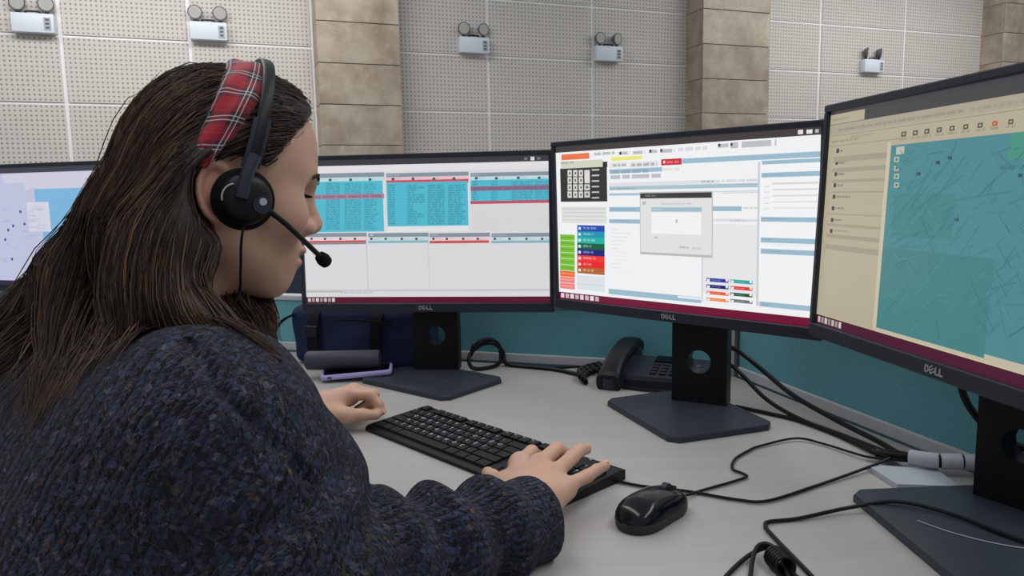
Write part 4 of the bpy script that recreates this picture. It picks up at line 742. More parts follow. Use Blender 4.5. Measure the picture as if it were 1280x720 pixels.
monitor('left background monitor showing a pale map, partly hidden by the long hair', -1.224, 1.905, .158, -.2932, 0, UI['A'], .80,
        [(-1.42, 1.93), (-1.24, 1.74), (-1.06, 1.90), (-1.24, 2.06)], (-1.21, 1.965, -.29), mark=True)
monitor('centre monitor with turquoise tables on white, right behind the woman\'s face', -.1815, 1.5337, .145, -.1149, .0193, UI['B'], .88,
        [(-.328, 1.523), (-.13, 1.359), (-.017, 1.502), (-.215, 1.666)], (-.166, 1.602, -.1149))
monitor('bright monitor with a grey dialog box and coloured buttons, in front of the desk phone', .276, 1.2906, .1576, -.785, -.0221, UI['C'], .94,
        [(.166, 1.328), (.242, 1.10), (.424, 1.163), (.352, 1.399)], (.338, 1.304, -.50))
monitor('right foreground monitor showing a dim teal street map, cut by the frame', .4676, .8039, .1743, -1.4479, .0412, UI['D'], .88,
        [(.419, .894), (.425, .655), (.660, .665), (.634, .905)], (.602, .838, -1.05), map_streets())
# ------------------------------------------------------------------ keyboard
def keyboard():
    KW, KD = .442, .130
    t = thing('computer_keyboard', 'black full-size keyboard on the desk under her right hand', 'keyboard', (-.0499, 1.0797, DT), -.8153)
    prof = [(-.065, .001), (.065, .001), (.065, .0145), (.055, .0165), (-.045, .0110), (-.060, .0095), (-.065, .006)]
    mb = MB(); mb.loft([[(sx*(KW/2-ins), y, z) for y, z in prof] for sx, ins in ((-1, 0), (1, 0))]); mb.put('body', 'black_plastic', t)
    U1 = .0190; x0 = -KW/2+.0075; sl = math.atan2(.0055, .10)
    cache = {}; leg = MB()
    def key(cx, w, row, h=1, txt=None):
        y = -.048+row*.0187+(.004 if row == 5 else 0)+(h-1)*.00935; z = .0110+(y+.045)*.055
        if (w, h) not in cache:
            a, b = w*U1-.0022, .0187*h-.0022; mb = MB(); Z0, Z1, Z2 = -.001, .0032, .0040
            def rect(q, z): return [(-a/2+q, -b/2+q, z), (a/2-q, -b/2+q, z), (a/2-q, b/2-q, z), (-a/2+q, b/2-q, z)]
            mb.loft([rect(0, Z0), rect(.0006, Z1), rect(.0018, Z2)]); cache[(w, h)] = mb.mesh(); cache[(w, h)].materials.append(M['key'])
        link('key', cache[(w, h)], None, t, (cx, y, z), (sl, 0, 0))
        if txt: LEG.append((txt, cx-w*U1/2+.006, y+.001+(h-1)*.008, z+.0042))
    LEG = []
    rows = {4: ['"', *'1234567890', '*', '-'], 3: [*'QWERTYUIOP', 'Ğ', 'Ü'], 2: [*'ASDFGHJKL', 'Ş', 'İ', ','], 1: ['<', *'ZXCVBNM', 'Ö', 'Ç', '.']}
    def run(row, start, items):
        x = start
        for w, s in items:
            key(x0+(x+w/2)*U1, w, row, 1, s); x += w
    run(4, 0, [(1, s) for s in rows[4]]+[(2, None)])
    run(3, 0, [(1.5, None)]+[(1, s) for s in rows[3]]+[(1.5, None)])
    run(2, 0, [(1.75, None)]+[(1, s) for s in rows[2]]+[(1.25, None)])
    run(1, 0, [(1.25, None)]+[(1, s) for s in rows[1]]+[(2.75, None)])
    run(0, 0, [(1.25, None)]*3+[(6.25, None)]+[(1.25, None)]*4)
    run(5, 0, [(1, 'Esc')]); run(5, 2, [(1, 'F%d' % k) for k in range(1, 5)]); run(5, 6.5, [(1, 'F%d' % k) for k in range(5, 9)]); run(5, 11, [(1, 'F%d' % k) for k in range(9, 13)])
    for r in (5, 4, 3): run(r, 15.25, [(1, None)]*3)
    run(1, 16.25, [(1, None)]); run(0, 15.25, [(1, None)]*3)
    run(4, 18.5, [(1, None), (1, '/'), (1, '*'), (1, '-')]); run(3, 18.5, [(1, '7'), (1, '8'), (1, '9')]); run(2, 18.5, [(1, '4'), (1, '5'), (1, '6')]); run(1, 18.5, [(1, '1'), (1, '2'), (1, '3')]); run(0, 18.5, [(2, '0'), (1, ',')])
    key(x0+22*U1, 1, 2, 2, '+'); key(x0+22*U1, 1, 0, 2, None)
    # printed letters, one flat mesh
    dg = bpy.context.evaluated_depsgraph_get(); V, F = [], []; cachet = {}
    for s, x, y, z in LEG:
        if s not in cachet:
            cu = bpy.data.curves.new('t', 'FONT'); cu.body = s; cu.size = .0095 if len(s) == 1 else .0045; cu.align_x = 'CENTER'; cu.align_y = 'CENTER'; cu.resolution_u = 2
            ob = bpy.data.objects.new('t', cu); COL.objects.link(ob); bpy.context.view_layer.update()
            me = ob.to_mesh(); cachet[s] = ([tuple(v.co) for v in me.vertices], [tuple(p.vertices) for p in me.polygons]); ob.to_mesh_clear(); bpy.data.objects.remove(ob); bpy.data.curves.remove(cu)
        vs, fs = cachet[s]; k = len(V)
        V += [(x+a, y+b, z+b*.055+.0003) for a, b, c in vs]; F += [tuple(i+k for i in f) for f in fs]
    o = link('key_lettering', mesh_from(V, F), 'legend', t); o['kind'] = 'stuff'
    mb = MB()
    for k in range(3): mb.box((x0+(19+k)*U1, .052+.004, .0172), (.004, .0015, .0006))
    mb.put('indicator', 'legend', t)
    def L(p): return Matrix.Rotation(.8153, 3, 'Z') @ (Vector(p)-Vector((-.0499, 1.0797, 0)))
    pts = [L(p) for p in [(.105, .972, .008), (.128, .957, .004), (.164, .935, .003), (.222, .914, .003), (.275, .886, .003), (.313, .880, .003), (.391, .924, .003), (.47, .968, .006), (.525, .995, .012)]]
    mb = MB(); mb.tube(spline(pts, 8), .0021); mb.put('cable', 'cable', t, smooth=True)
keyboard()
# ------------------------------------------------------------------ mouse
def mouse():
    cx, cy, yaw = .162, .843, .80
    t = thing('computer_mouse', 'glossy black wired mouse on the desk right of the keyboard', 'mouse', (cx, cy, DT), yaw)
    def ring(x, zs):
        pass
    n = 28; prof = [(.0, .10), (.10, .62), (.25, .92), (.45, 1.), (.65, .93), (.85, .72), (.96, .40), (1., .08)]
    def hat(u):
        xs = [p[0] for p in prof]; return float(np.interp(u, xs, [p[1] for p in prof]))
    LEN, WID, HT = .113, .061, .035
    def half_w(u): return WID/2*(1-abs(2*u-1)**3.2)**.5*(1-.10*math.sin(pi*u)**2) if 0 < u < 1 else 0
    def surf(z0, z1, inset, top):
        rings = []; N = 25; K = 15
        V, F = [], []
        for i in range(N):
            u = .004+.992*(.5-.5*math.cos(pi*i/(N-1))); x = -LEN/2+LEN*u; w = max(half_w(u)-inset, .0006); h = z0+(HT*(.30+.70*hat(u))-z0) if top else z1
            for k in range(K):
                a = pi*k/(K-1); yy = math.cos(a)*w; zz = z0+(h-z0)*math.sin(a)**.62
                V.append((x, yy, zz))
        for i in range(N-1):
            for k in range(K-1): a = i*K+k; F.append((a, a+1, a+K+1, a+K))
        return V, F
    V, F = surf(.010, 0, 0, True); link('shell', mesh_from(V, F, smooth=True), 'glossy_black', t)
    rings = []; pts = []
    for i in range(40):
        a = 2*pi*i/40; u = .5+.5*math.cos(a); pts.append((-LEN/2+LEN*u, math.copysign(half_w(min(max(u, .001), .999)), math.sin(a)) if abs(math.sin(a)) > 1e-6 else 0))
    mb = MB(); mb.loft([[(x*.96, y*.93, .0008) for x, y in pts], [(x*.99, y*.98, .004) for x, y in pts], [(x*1.003, y*1.01, .0115) for x, y in pts], [(x*.985, y*.97, .0125) for x, y in pts]]); mb.put('side_band', 'mouse_side', t, smooth=True)
    mb = MB(); mb.cyl((.030, -.0035, .0265), (.030, .0035, .0265), .0085, n=20); mb.put('scroll_wheel', 'dark_plastic', t, smooth=True)
    mb = MB(); mb.box((.041, 0, .0262), (.026, .0012, .006), .0003, Matrix.Rotation(.42, 3, 'Y'), 1); mb.put('button_split', 'black_plastic', t)
    def L(p): return Matrix.Rotation(-yaw, 3, 'Z') @ (Vector(p)-Vector((cx, cy, 0)))
    pts = [L(p) for p in [(.198, .882, .012), (.212, .893, .006), (.244, .918, .003), (.307, .955, .003), (.311, .970, .003), (.302, .985, .003), (.306, 1.005, .003), (.319, 1.030, .003), (.345, 1.058, .003), (.37, 1.079, .003), (.434, 1.105, .005), (.467, 1.08, .004), (.500, 1.02, .006), (.525, .995, .010)]]
    mb = MB(); mb.tube(spline(pts, 8), .0019); mb.put('cable', 'cable', t, smooth=True)
mouse()
# ------------------------------------------------------------------ cables on the desk
def cable(name, label, pts, r, n=8, extra=()):
    mb = MB(); mb.tube(spline([(x, y, DT+z) for x, y, z in pts], n), r)
    for e in extra: mb.tube(spline([(x, y, DT+z) for x, y, z in e], n), r)
    return tag(mb.put(name, 'cable', smooth=True), label, 'cable')
cable('power_cable', 'thick black cable hanging from the bright monitor, uppermost beside its column', [(.380, 1.345, .11), (.425, 1.36, .085), (.455, 1.33, .060), (.480, 1.25, .035), (.515, 1.16, .018), (.540, 1.07, .012), (.541, 1.01, .014), (.545, .985, .016)], .0044)
cable('video_cable', 'black cable sagging from the bright monitor, middle of the three by its column', [(.370, 1.335, .09), (.415, 1.335, .055), (.445, 1.27, .020), (.478, 1.19, .006), (.510, 1.11, .006), (.530, 1.03, .010), (.540, .985, .014)], .0038)
cable('data_cable', 'black cable lying flat on the desk behind the bright monitor\'s base', [(.395, 1.285, .004), (.44, 1.238, .004), (.475, 1.195, .004), (.505, 1.12, .004), (.522, 1.04, .007), (.534, .988, .012)], .0034)
cable('network_cable', 'thin black cable looping over the right monitor\'s base plate', [(.300, .62, .003), (.294, .70, .003), (.286, .790, .003), (.287, .812, .003), (.296, .822, .003), (.333, .829, .003), (.397, .846, .007), (.455, .846, .014), (.500, .808, .014), (.530, .752, .0135), (.56, .715, .014), (.60, .72, .014)], .0024)
cable('monitor_cable', 'black cable curving down behind the right monitor', [(.574, .93, .20), (.570, .925, .15), (.578, .915, .11), (.605, .90, .075), (.64, .885, .06), (.665, .862, .055)], .0048)
def tied_cable():
    t = thing('tied_cable', 'black cable bundled with a twist tie at the bottom edge', 'cable', (.262, .735, DT))
    mb = MB()
    for a in ([(-.11, -.12, .003), (-.06, -.045, .003), (-.025, -.003, .004), (.000, .012, .008), (.012, .004, .010), (.014, -.04, .006), (.030, -.10, .004)],
              [(-.05, -.10, .003), (-.028, -.035, .006), (-.010, .004, .012), (.004, .010, .014), (.010, -.01, .012), (.004, -.06, .006), (.0, -.12, .004)]):
        mb.tube(spline(a, 8), .0024)
    mb.put('cord', 'cable', t, smooth=True)
    mb = MB()
    for k in range(6): mb.tube([Vector((.004+.0095*math.cos(a)+k*.0006, -.012-k*.0042+.002*math.sin(a), .011+.0095*math.sin(a))) for a in [2*pi*i/14 for i in range(15)]], .0021, 6)
    mb.put('twist_tie', 'black_plastic', t, smooth=True)
tied_cable()
def cable_wrap():
    t = thing('cable_conduit', 'grey spiral wrap holding the cables together beside the right partition', 'cable wrap', (0, 0, DT))
    P = spline([(.545, .985, .016), (.570, .965, .018), (.600, .955, .020), (.625, .948, .020), (.655, .93, .020), (.672, .90, .020)], 10)
    mb = MB(); mb.tube(P, .0088, 12); mb.put('cable_core', 'cable', t, smooth=True)
    cuts = [(0, 11), (11.8, 19.5), (20.3, 27.6), (28.4, 36), (36.8, 50)]
    def at(q): i = min(int(q), len(P)-2); return P[i].lerp(P[i+1], q-i)
    for a, b in cuts:
        m = 8; mb = MB(); mb.tube([at(a+(b-a)*k/m) for k in range(m+1)], .0110, 14); mb.put('wrap_segment', 'wrap', t, smooth=True)
    mb = MB()
    rg = random.Random(2)
    for k in range(5):
        a = 2*pi*k/5; mb.tube(spline([(.512+.004*math.cos(a), 1.02+.004*math.sin(a), .008+.002*k), (.528, 1.0+.006*math.cos(a), .014+.005*math.sin(a)), (.548, .984, .016+.004*math.sin(a))], 5), .0032)
    mb.put('cable_end', 'cable', t, smooth=True)
cable_wrap()
def small_things():
    mb = MB(); q = [(.486, .985), (.492, .915), (.566, .905), (.572, .965)]; mb.prism(q, DT+.0003, DT+.007)  # thin flat grey plate lying on the desk top
    tag(mb.put('grey_plate', 'grey_plastic'), 'flat grey plate on the desk below the spiral cable wrap', 'cover plate')
    mb = MB(); mb.tube(spline([(.455, .80, DT+.0112), (.48, .765, DT+.0112), (.52, .735, DT+.0112), (.60, .705, DT+.0112)], 8), .0006, 6)
    tag(mb.put('thin_wire', 'wire', smooth=True), 'thin pale wire lying on the right monitor\'s base plate', 'wire')
    # smartphone leaning on the stand plate, slate cylinder on top of it
    t = thing('smartphone', 'lilac cased smartphone lying under the dark cylinder, left of the centre monitor\'s base', 'phone', (-.336, 1.560, DT+.0135), .12)
    def rr(w, d, r, z, n=6):
        return [(sx*(w/2-r)+r*math.cos(a0+pi/2*k/n), sy*(d/2-r)+r*math.sin(a0+pi/2*k/n), z) for sx, sy, a0 in ((1, 1, 0), (-1, 1, pi/2), (-1, -1, pi), (1, -1, 1.5*pi)) for k in range(n+1)]
    mb = MB(); mb.loft([rr(.146, .070, .010, -.004), rr(.149, .073, .011, -.001), rr(.149, .073, .011, .004), rr(.146, .070, .010, .0065)]); c = mb.put('case', 'lilac', t, smooth=True)
    mb = MB(); mb.loft([rr(.138, .064, .008, .0060), rr(.138, .064, .008, .0070)]); mb.put('phone_screen', 'glossy_black', t)
    mb = MB(); mb.box((-.055, -.0365, .001), (.009, .002, .0035), .0008, seg=1); mb.put('port', 'black_plastic', t)
    mb = MB(); mb.loft([rr(.03, .03, .006, -.0065), rr(.03, .03, .006, -.004)]); mb.put('camera_bump', 'lilac', t)
    t.rotation_euler = (0, -.045, .12)
    t = thing('cylinder_speaker', 'dark slate cylinder lying on the lilac phone', 'speaker', (-.366, 1.563, DT+.0400), .01)
    R = .0205; L = .158
    rings = [[(x, r*math.cos(2*pi*k/28), r*math.sin(2*pi*k/28)) for k in range(28)] for x, r in ((-L/2, R*.86), (-L/2+.003, R*.97), (-L/2+.006, R), (L/2-.006, R), (L/2-.003, R*.97), (L/2, R*.86))]
    mb = MB(); mb.loft(rings); mb.put('body', 'speaker', t, smooth=True)
    mb = MB(); mb.cyl((-L/2-.0012, 0, 0), (-L/2+.001, 0, 0), R*.78, n=28); mb.put('end_cap', 'dark_plastic', t, smooth=True)
small_things()
# ------------------------------------------------------------------ bag behind the centre monitor
def bag():
    t = thing('backpack', 'navy backpack lying on the desk behind the centre monitor', 'bag', (-.345, 1.715, DT), -.30)
    def f(P):
        q = np.abs(P-A3(0, 0, .068))-A3(.145, .034, .044)
        d = np.linalg.norm(np.maximum(q, 0), axis=1)+np.minimum(q.max(1), 0)-.024
        d = smin(d, s_ell(P, (.02, -.048, .055), (.095, .022, .045)), .012)
        return d+.0035*wob(P, 21, 45)+.0015*wob(P, 22, 110)
    V, Q = sdf_mesh(f, (-.20, -.09, -.01), (.20, .09, .16), .0045); V[:, 2] = np.maximum(V[:, 2], .0005); link('body', np_mesh(V, Q), 'bag', t)
    def ribbon(pts, w, wd):
        pts = spline(pts, 8); mb = MB(); wd = Vector(wd).normalized()
        rings = []
        for i, p in enumerate(pts):
            tg = (pts[min(i+1, len(pts)-1)]-pts[max(i-1, 0)]).normalized(); nn = tg.cross(wd).normalized()*.0016
            rings.append([p+wd*w/2+nn, p-wd*w/2+nn, p-wd*w/2-nn, p+wd*w/2-nn])
        mb.loft(rings); return mb
    ribbon([(-.150, -.058, .120), (-.175, -.075, .105), (-.195, -.085, .070), (-.190, -.08, .030), (-.168, -.070, .006), (-.150, -.062, .004)], .016, (.3, -1, .2)).put('carry_loop', 'webbing', t)
    for x in (-.10, .06): ribbon([(x, -.030, .137), (x+.004, -.066, .118), (x+.006, -.080, .070), (x+.002, -.074, .022)], .026, (1, 0, 0)).put('strap', 'webbing', t)
    mb = MB(); mb.box((-.094, -.083, .085), (.034, .008, .026), .003); mb.put('buckle', 'black_plastic', t)
    mb = MB(); mb.tube(spline([(-.06, -.066, .108), (0, -.078, .114), (.06, -.078, .112), (.10, -.068, .104)], 8), .0022, 6); mb.put('zip', 'webbing', t, smooth=True)
bag()
cable('cable_loop', 'black looped cable on the desk right of the centre monitor\'s column', [(-.095, 1.625, .03), (-.085, 1.63, .056), (-.055, 1.65, .062), (-.032, 1.66, .045), (-.030, 1.645, .012), (-.05, 1.62, .005), (-.09, 1.60, .008), (-.098, 1.62, .030), (-.075, 1.64, .050), (-.045, 1.652, .052), (-.024, 1.655, .032), (-.012, 1.64, .006), (.067, 1.602, .004), (.10, 1.58, .004), (.14, 1.535, .005)], .0045)
cable('loose_cable', 'thin black cable running along the partition to the desk phone', [(-.02, 1.655, .004), (.03, 1.628, .004), (.09, 1.595, .006), (.15, 1.565, .014), (.20, 1.525, .008)], .0032)
# ------------------------------------------------------------------ desk phone with its coiled cord
def desk_phone():
    yaw = -.42
    t = thing('desk_phone', 'dark office desk phone half hidden behind the bright monitor\'s column', 'telephone', (.292, 1.482, DT), yaw)
    W = .205; prof = [(-.060, .0005), (.058, .0005), (.058, .038), (.045, .043), (-.055, .023), (-.060, .016)]
    mb = MB(); mb.loft([[(s*W/2, y, z) for y, z in prof] for s in (-1, 1)]); mb.put('body', 'dark_plastic', t)
    sl = math.atan2(.020, .10)
    def top(y): return .023+(y+.055)*.20
    mb = MB(); mb.box((0, 0, 0), (.075, .003, .03), .001, seg=1); mb.put('phone_display', 'glossy_black', t, (.03, .030, top(.030)+.0012), (sl+pi/2-.0, 0, 0))
    for r in range(4):
        for c in range(3):
            y = .004-r*.014; mb = MB(); mb.box((0, 0, 0), (.013, .009, .004), .0012, seg=1); mb.put('key', 'grey_plastic' if False else 'mouse_side', t, (.002+c*.019, y, top(y)+.0016), (sl, 0, 0))
    for r in range(5):
        y = .006-r*.011; mb = MB(); mb.box((0, 0, 0), (.020, .006, .004), .001, seg=1); mb.put('line_key', 'lamp_shell', t, (.078, y, top(y)+.0016), (sl, 0, 0))
    # handset lying in its cradle on the left
    C4 = Matrix.Translation((-.072, -.004, .039)) @ Matrix.Rotation(sl, 4, 'X')
    pth = [(0, -.098, -.006), (0, -.085, .004), (0, -.05, .016), (0, 0, .019), (0, .05, .016), (0, .085, .004), (0, .098, -.006)]
    mb = MB(); rr = []
    for p in spline(pth, 4):
        e = abs(p.y)/.098; w = .021+.004*e**4; h = .011+.007*e**3
        rr.append([(w*math.copysign(abs(math.cos(a))**.6, math.cos(a)), p.y, p.z+h*math.copysign(abs(math.sin(a))**.6, math.sin(a))) for a in [2*pi*k/20 for k in range(20)]])
    mb.loft(rr); mb.xform(C4); hs = mb.put('handset', 'black_plastic', t, smooth=True)
    for s in (-1, 1): mb = MB(); mb.cyl((0, s*.078, -.018), (0, s*.078, .004), .024, .022, 24); mb.xform(C4); mb.put('ear_piece', 'dark_plastic', hs, smooth=True)
    mb = MB()
    for off in (0, .006, .012):
        pts = []
        for k in range(150):
            q = k/149; a = 2*pi*26*q; bx = -.125-.020*math.sin(pi*q)-off*1.2; by = .045-.125*q+off; pts.append((bx+.005*math.cos(a), by, .008+off*.5+.0055*math.sin(a)))
        mb.tube(pts, .0017, 5)
    mb.put('coiled_cord', 'cable', t, smooth=True)
    mb = MB(); mb.tube(spline([(-.10, -.066, .010), (-.05, -.078, .004), (.03, -.085, .004), (.10, -.08, .004)], 8), .003); mb.put('line_cord', 'cable', t, smooth=True)
desk_phone()
# ------------------------------------------------------------------ the woman: pose (metres; z measured from the desk top)
TF = A3(.7071, .7071, 0); TR = A3(.7071, -.7071, 0)
AZ, PH = .540, .183
HF = A3(np.cos(AZ)*np.cos(PH), np.sin(AZ)*np.cos(PH), -np.sin(PH)); HL = A3(-np.sin(AZ), np.cos(AZ), 0); HU = np.cross(HF, HL)
HR = np.stack([HF, HL, HU], 1); HC = A3(-.311, .788, .390)
def to_head(P): return (P-HC)@HR
def from_head(L): return HC+np.asarray(L, float)@HR.T
NECK = A3(-.381, .733, .235)
SH_R, EL_R, WR_R = A3(-.254, .615, .185), A3(-.188, .605, .052), A3(.014, .785, .038)
SH_L, EL_L, WR_L = A3(-.494, .855, .185), A3(-.53, 1.05, .065), A3(-.35, 1.195, .038)

def sd_face(L):
    """head in its own frame: x forward, y left, z up, origin between the ears"""
    Y = np.abs(L[:, 1]); S = np.stack([L[:, 0], Y, L[:, 2]], 1)
    d = s_ell(S, (.006, 0, .046), (.085, .075, .077))
    d = smin(d, s_ell(S, (.043, 0, .056), (.050, .062, .060)), .03)
    d = smin(d, s_ell(S, (.040, 0, -.016), (.050, .058, .078)), .03)
    d = smin(d, s_cone(S, (-.002, .056, -.040), (.062, .010, -.081), .020, .016), .03)
    d = smin(d, s_ball(S, (.060, .041, -.008), .024), .025)
    d = smin(d, s_ell(S, (.0705, 0, -.079), (.016, .018, .017)), .016)
    d = smin(d, s_ell(S, (.0715, 0, -.050), (.022, .025, .025)), .018)
    d = smin(d, s_cone(S, (.088, .006, .031), (.071, .043, .037), .010, .008), .018)
    d = smax(d, -s_ell(S, (.094, .036, .0165), (.018, .018, .0135)), .012)
    # nose
    n = s_cone(S, (.0895, 0, .024), (.1055, 0, -.012), .0075, .0102)
    n = smin(n, s_ball(S, (.0985, .0115, -.0185), .0078), .008)
    n = smin(n, s_cone(S, (.1055, 0, -.014), (.095, 0, -.024), .008, .006), .008)
    d = smin(d, n, .010)
    d = smax(d, -s_ell(S, (.1015, .0065, -.0255), (.006, .0032, .0035)), .002)
    # lips
    up = s_ell(S, (.0925, 0, -.0440), (.0085, .021, .0060)); lw = s_ell(S, (.0895, 0, -.0580), (.0088, .018, .0068))
    d = smin(d, up, .004); d = smin(d, lw, .004)
    d = smax(d, -s_cone(S, (.101, 0, -.0507), (.083, .021, -.0515), .0028, .0016), .002)
    # closed-down lids over the eyeball
    lid = s_ell(S, (.0695, .0350, .0175), (.0130, .0150, .0128))
    slot = s_ell(S, (.086, .0365, .0140), (.014, .0125, .0036))
    d = smin(d, smax(lid, -slot, .0015), .003)
    # ear
    E = S-A3(-.012, .075, .002); ca, sa = np.cos(.22), np.sin(.22)
    ex = E[:, 0]*ca+E[:, 2]*sa; ez = -E[:, 0]*sa+E[:, 2]*ca; ey = E[:, 1]+.25*ex+.004
    Q = np.stack([ex, ey, ez], 1)
    rim = np.sqrt((np.sqrt((ex/.62)**2+ez**2*(1+.15*np.sign(-ez)))-.0265)**2*.55+(ey-.006)**2)-.0042
    disc = s_ell(Q, (0, .001, 0), (.016, .005, .026))
    lobe = s_ball(Q, (.004, .002, -.027), .0075)
    e = smin(smin(rim, disc, .006), lobe, .008)
    return smin(d, e, .008)

RH_F = {  # right hand: MCP, PIP, DIP, tip
 'index': [(.006, .903, .050), (.022, .943, .049), (.030, .962, .036), (.033, .968, .027)],
 'middle': [(.030, .880, .056), (.053, .920, .060), (.065, .941, .047), (.069, .950, .031)],
 'ring': [(.047, .858, .052), (.071, .895, .058), (.083, .919, .058), (.094, .940, .053)],
 'little': [(.059, .837, .044), (.087, .863, .046), (.101, .883, .046), (.114, .902, .044)]}
RH_R = {'index': .0092, 'middle': .0094, 'ring': .0090, 'little': .0080}
RH_T = [(.000, .835, .038), (-.016, .876, .033), (-.030, .905, .030), (-.036, .924, .029)]
LH_F = {
 'index': [(-.280, 1.226, .055), (-.240, 1.209, .057), (-.227, 1.207, .042), (-.222, 1.204, .031)],
 'middle': [(-.276, 1.245, .056), (-.240, 1.237, .051), (-.247, 1.233, .035), (-.263, 1.226, .027)],
 'ring': [(-.280, 1.265, .050), (-.246, 1.260, .043), (-.255, 1.250, .030), (-.270, 1.240, .024)],
 'little': [(-.290, 1.282, .042), (-.255, 1.278, .042), (-.243, 1.272, .028), (-.248, 1.266, .019)]}
LH_T = [(-.320, 1.192, .032), (-.277, 1.190, .029), (-.251, 1.193, .029), (-.230, 1.193, .028)]
def sd_hand(P, wr, fl, F, T, R, fr=.028):
    d = s_cone(P, fl, wr, .040, fr+.001)
    m = [np.array(F[k][0]) for k in ('index', 'middle', 'ring', 'little')]
    palm = None
    for q, r in zip(m, (.0155, .0150, .0140, .0130)):
        w = wr+(q-wr)*.18
        e = s_cone(P, w-A3(0, 0, .004), q-A3(0, 0, .004), .019, r); palm = e if palm is None else smin(palm, e, .014)
    d = smin(d, palm, .022)
    d = smin(d, s_cone(P, wr+A3(0, 0, -.006), T[1], .019, .0125), .018)
    for k in F:
        f = [tuple(p)+(r,) for p, r in zip(F[k], (R[k]*1.12, R[k], R[k]*.90, R[k]*.78))]
        d = smin(d, chain(P, f, .003), .0065)
        d = smin(d, s_ball(P, F[k][0], R[k]*1.28), .006)
    t = [tuple(p)+(r,) for p, r in zip(T, (.0150, .0115, .0102, .0080))]
    return smin(d, chain(P, t, .004), .008)
def sd_body(P):
    L = to_head(P); d = np.full(len(P), 9.)
    m = np.linalg.norm(L-A3(0, 0, .01), axis=1) < .24
    if m.any(): d[m] = sd_face(L[m])
    d[~m] = np.linalg.norm(L[~m]-A3(0, 0, .01), axis=1)-.15
    nk = s_cone(P, from_head((-.022, 0, -.045)), NECK+A3(.004, .004, -.03), .050, .056)
    d = smin(d, nk, .03)
    for sh, el, wr, F, T, sgn in ((SH_R, EL_R, WR_R, RH_F, RH_T, 1), (SH_L, EL_L, WR_L, LH_F, LH_T, -1)):
        a = s_cone(P, NECK+A3(0, 0, -.05), sh, .058, .05); a = smin(a, s_cone(P, sh, el, .048, .040), .02)
        d = smin(d, a, .04)
        g = np.linalg.norm(P-(np.array(F['middle'][0])), axis=1); m = g < .30
        if m.any():
            fl = el if sgn > 0 else el
            d[m] = smin(d[m], sd_hand(P[m], wr, fl, F, T, RH_R), .012)
        d[~m] = np.minimum(d[~m], np.maximum(g[~m]-.22, s_cone(P[~m], el, wr, .05, .05)))
    return d

CUFF_R = A3(.018, .766, .040); CUFF_L = A3(-.405, 1.150, .044)
TORSO = [(A3(-.374, .735, .178), .112, .088), (A3(-.400, .712, .085), .092, .128), (A3(-.445, .667, -.06), .078, .132), (A3(-.480, .632, -.20), .085, .140)]
def sd_sleeve(P, sh, el, cf, r0, r1, r2, seed):
    up = s_cone(P, sh, el, r0, r1); fo = s_cone(P, el, cf, r1, r2)
    tu = cone_t(P, sh, el); tf = cone_t(P, el, cf)
    Lf = np.linalg.norm(cf-el); w = wob(P, seed, 26)
    fo = fo+.0085*np.sin(tf*Lf*2*np.pi/.058+1.7*w+.6)*np.clip(tf*1.2+.25, 0, 1)*np.clip((1.0-tf)*5, 0.0, 1)
    up = up+.0060*np.sin(tu*2*np.pi*2.6+1.9*w+1.)*np.clip(tu*1.5, 0, 1)
    return smin(up, fo, .03)
def sd_sweater(P):
    d = None
    for c, hw, r in TORSO:
        e = s_cone(P, c-TR*hw, c+TR*hw, r, r); d = e if d is None else smin(d, e, .09)
    d = smin(d, s_cone(P, NECK+A3(-.002, -.002, -.03), NECK+A3(.022, .022, .028), .078, .066), .03)
    for sh, el, cf, r, a, seed in ((SH_R, EL_R, CUFF_R, .047, (.090, .074, .043), 3), (SH_L, EL_L, CUFF_L, .049, (.086, .070, .048), 4)):
        u = (cf-el)/np.linalg.norm(cf-el)
        e = sd_sleeve(P, sh, el, cf, *a, seed)
        e = smin(e, s_cone(P, cf-u*.035, cf-u*.004, r*.98, r), .008)      # the cuff band
        e = smax(e, -s_cone(P, cf-u*.02, cf+u*.10, r*.72, r*.86), .006)   # open at the wrist
        e = smax(e, (P-cf)@u-.010, .012)
        d = smin(d, e, .05)
    d = smin(d, s_ball(P, (-.192, .655, .128), .050), .03)
    u = A3(.30, .30, .9); u /= np.linalg.norm(u)
    d = smax(d, -s_cone(P, NECK+u*.02, NECK+u*.12, .056, .060), .008)
    d = smax(d, -(P[:, 2]+.30), .01)
    d = d+.0035*wob(P, 7, 30)+.0016*wob(P, 8, 75)
    seam = [(-.262, .590, .272), (-.254, .575, .268), (-.235, .561, .252), (-.216, .552, .233), (-.196, .553, .209), (-.177, .559, .186), (-.166, .566, .165)]
    g = None
    for p, q in zip(seam[:-1], seam[1:]):
        e = s_cone(P, p, q, .0048, .0048); g = e if g is None else np.minimum(g, e)
    return smax(d, -g, .005)
def sd_skullcap(L):
    """hair lying on the head, in head coordinates"""
    Y = np.abs(L[:, 1]); S = np.stack([L[:, 0], Y, L[:, 2]], 1)
    d = s_ell(S, (.004, 0, .049), (.094, .084, .087))
    d = smin(d, s_ell(S, (.042, 0, .066), (.056, .066, .062)), .03)
    d = smin(d, s_cone(S, (-.035, .02, .02), (-.050, .03, -.06), .056, .054), .03)
    line = L[:, 0]-(.030+.62*(L[:, 2]-.02)-np.clip(Y-.03, 0, 1)*.25)
    d = smax(d, line*.8, .008)
    d = smax(d, -s_cone(S, (.006, .085, .008), (.05, .06, -.10), .040, .05), .010)
    d = smax(d, -s_ell(S, (-.014, .084, .0), (.026, .03, .036)), .006)
    return d
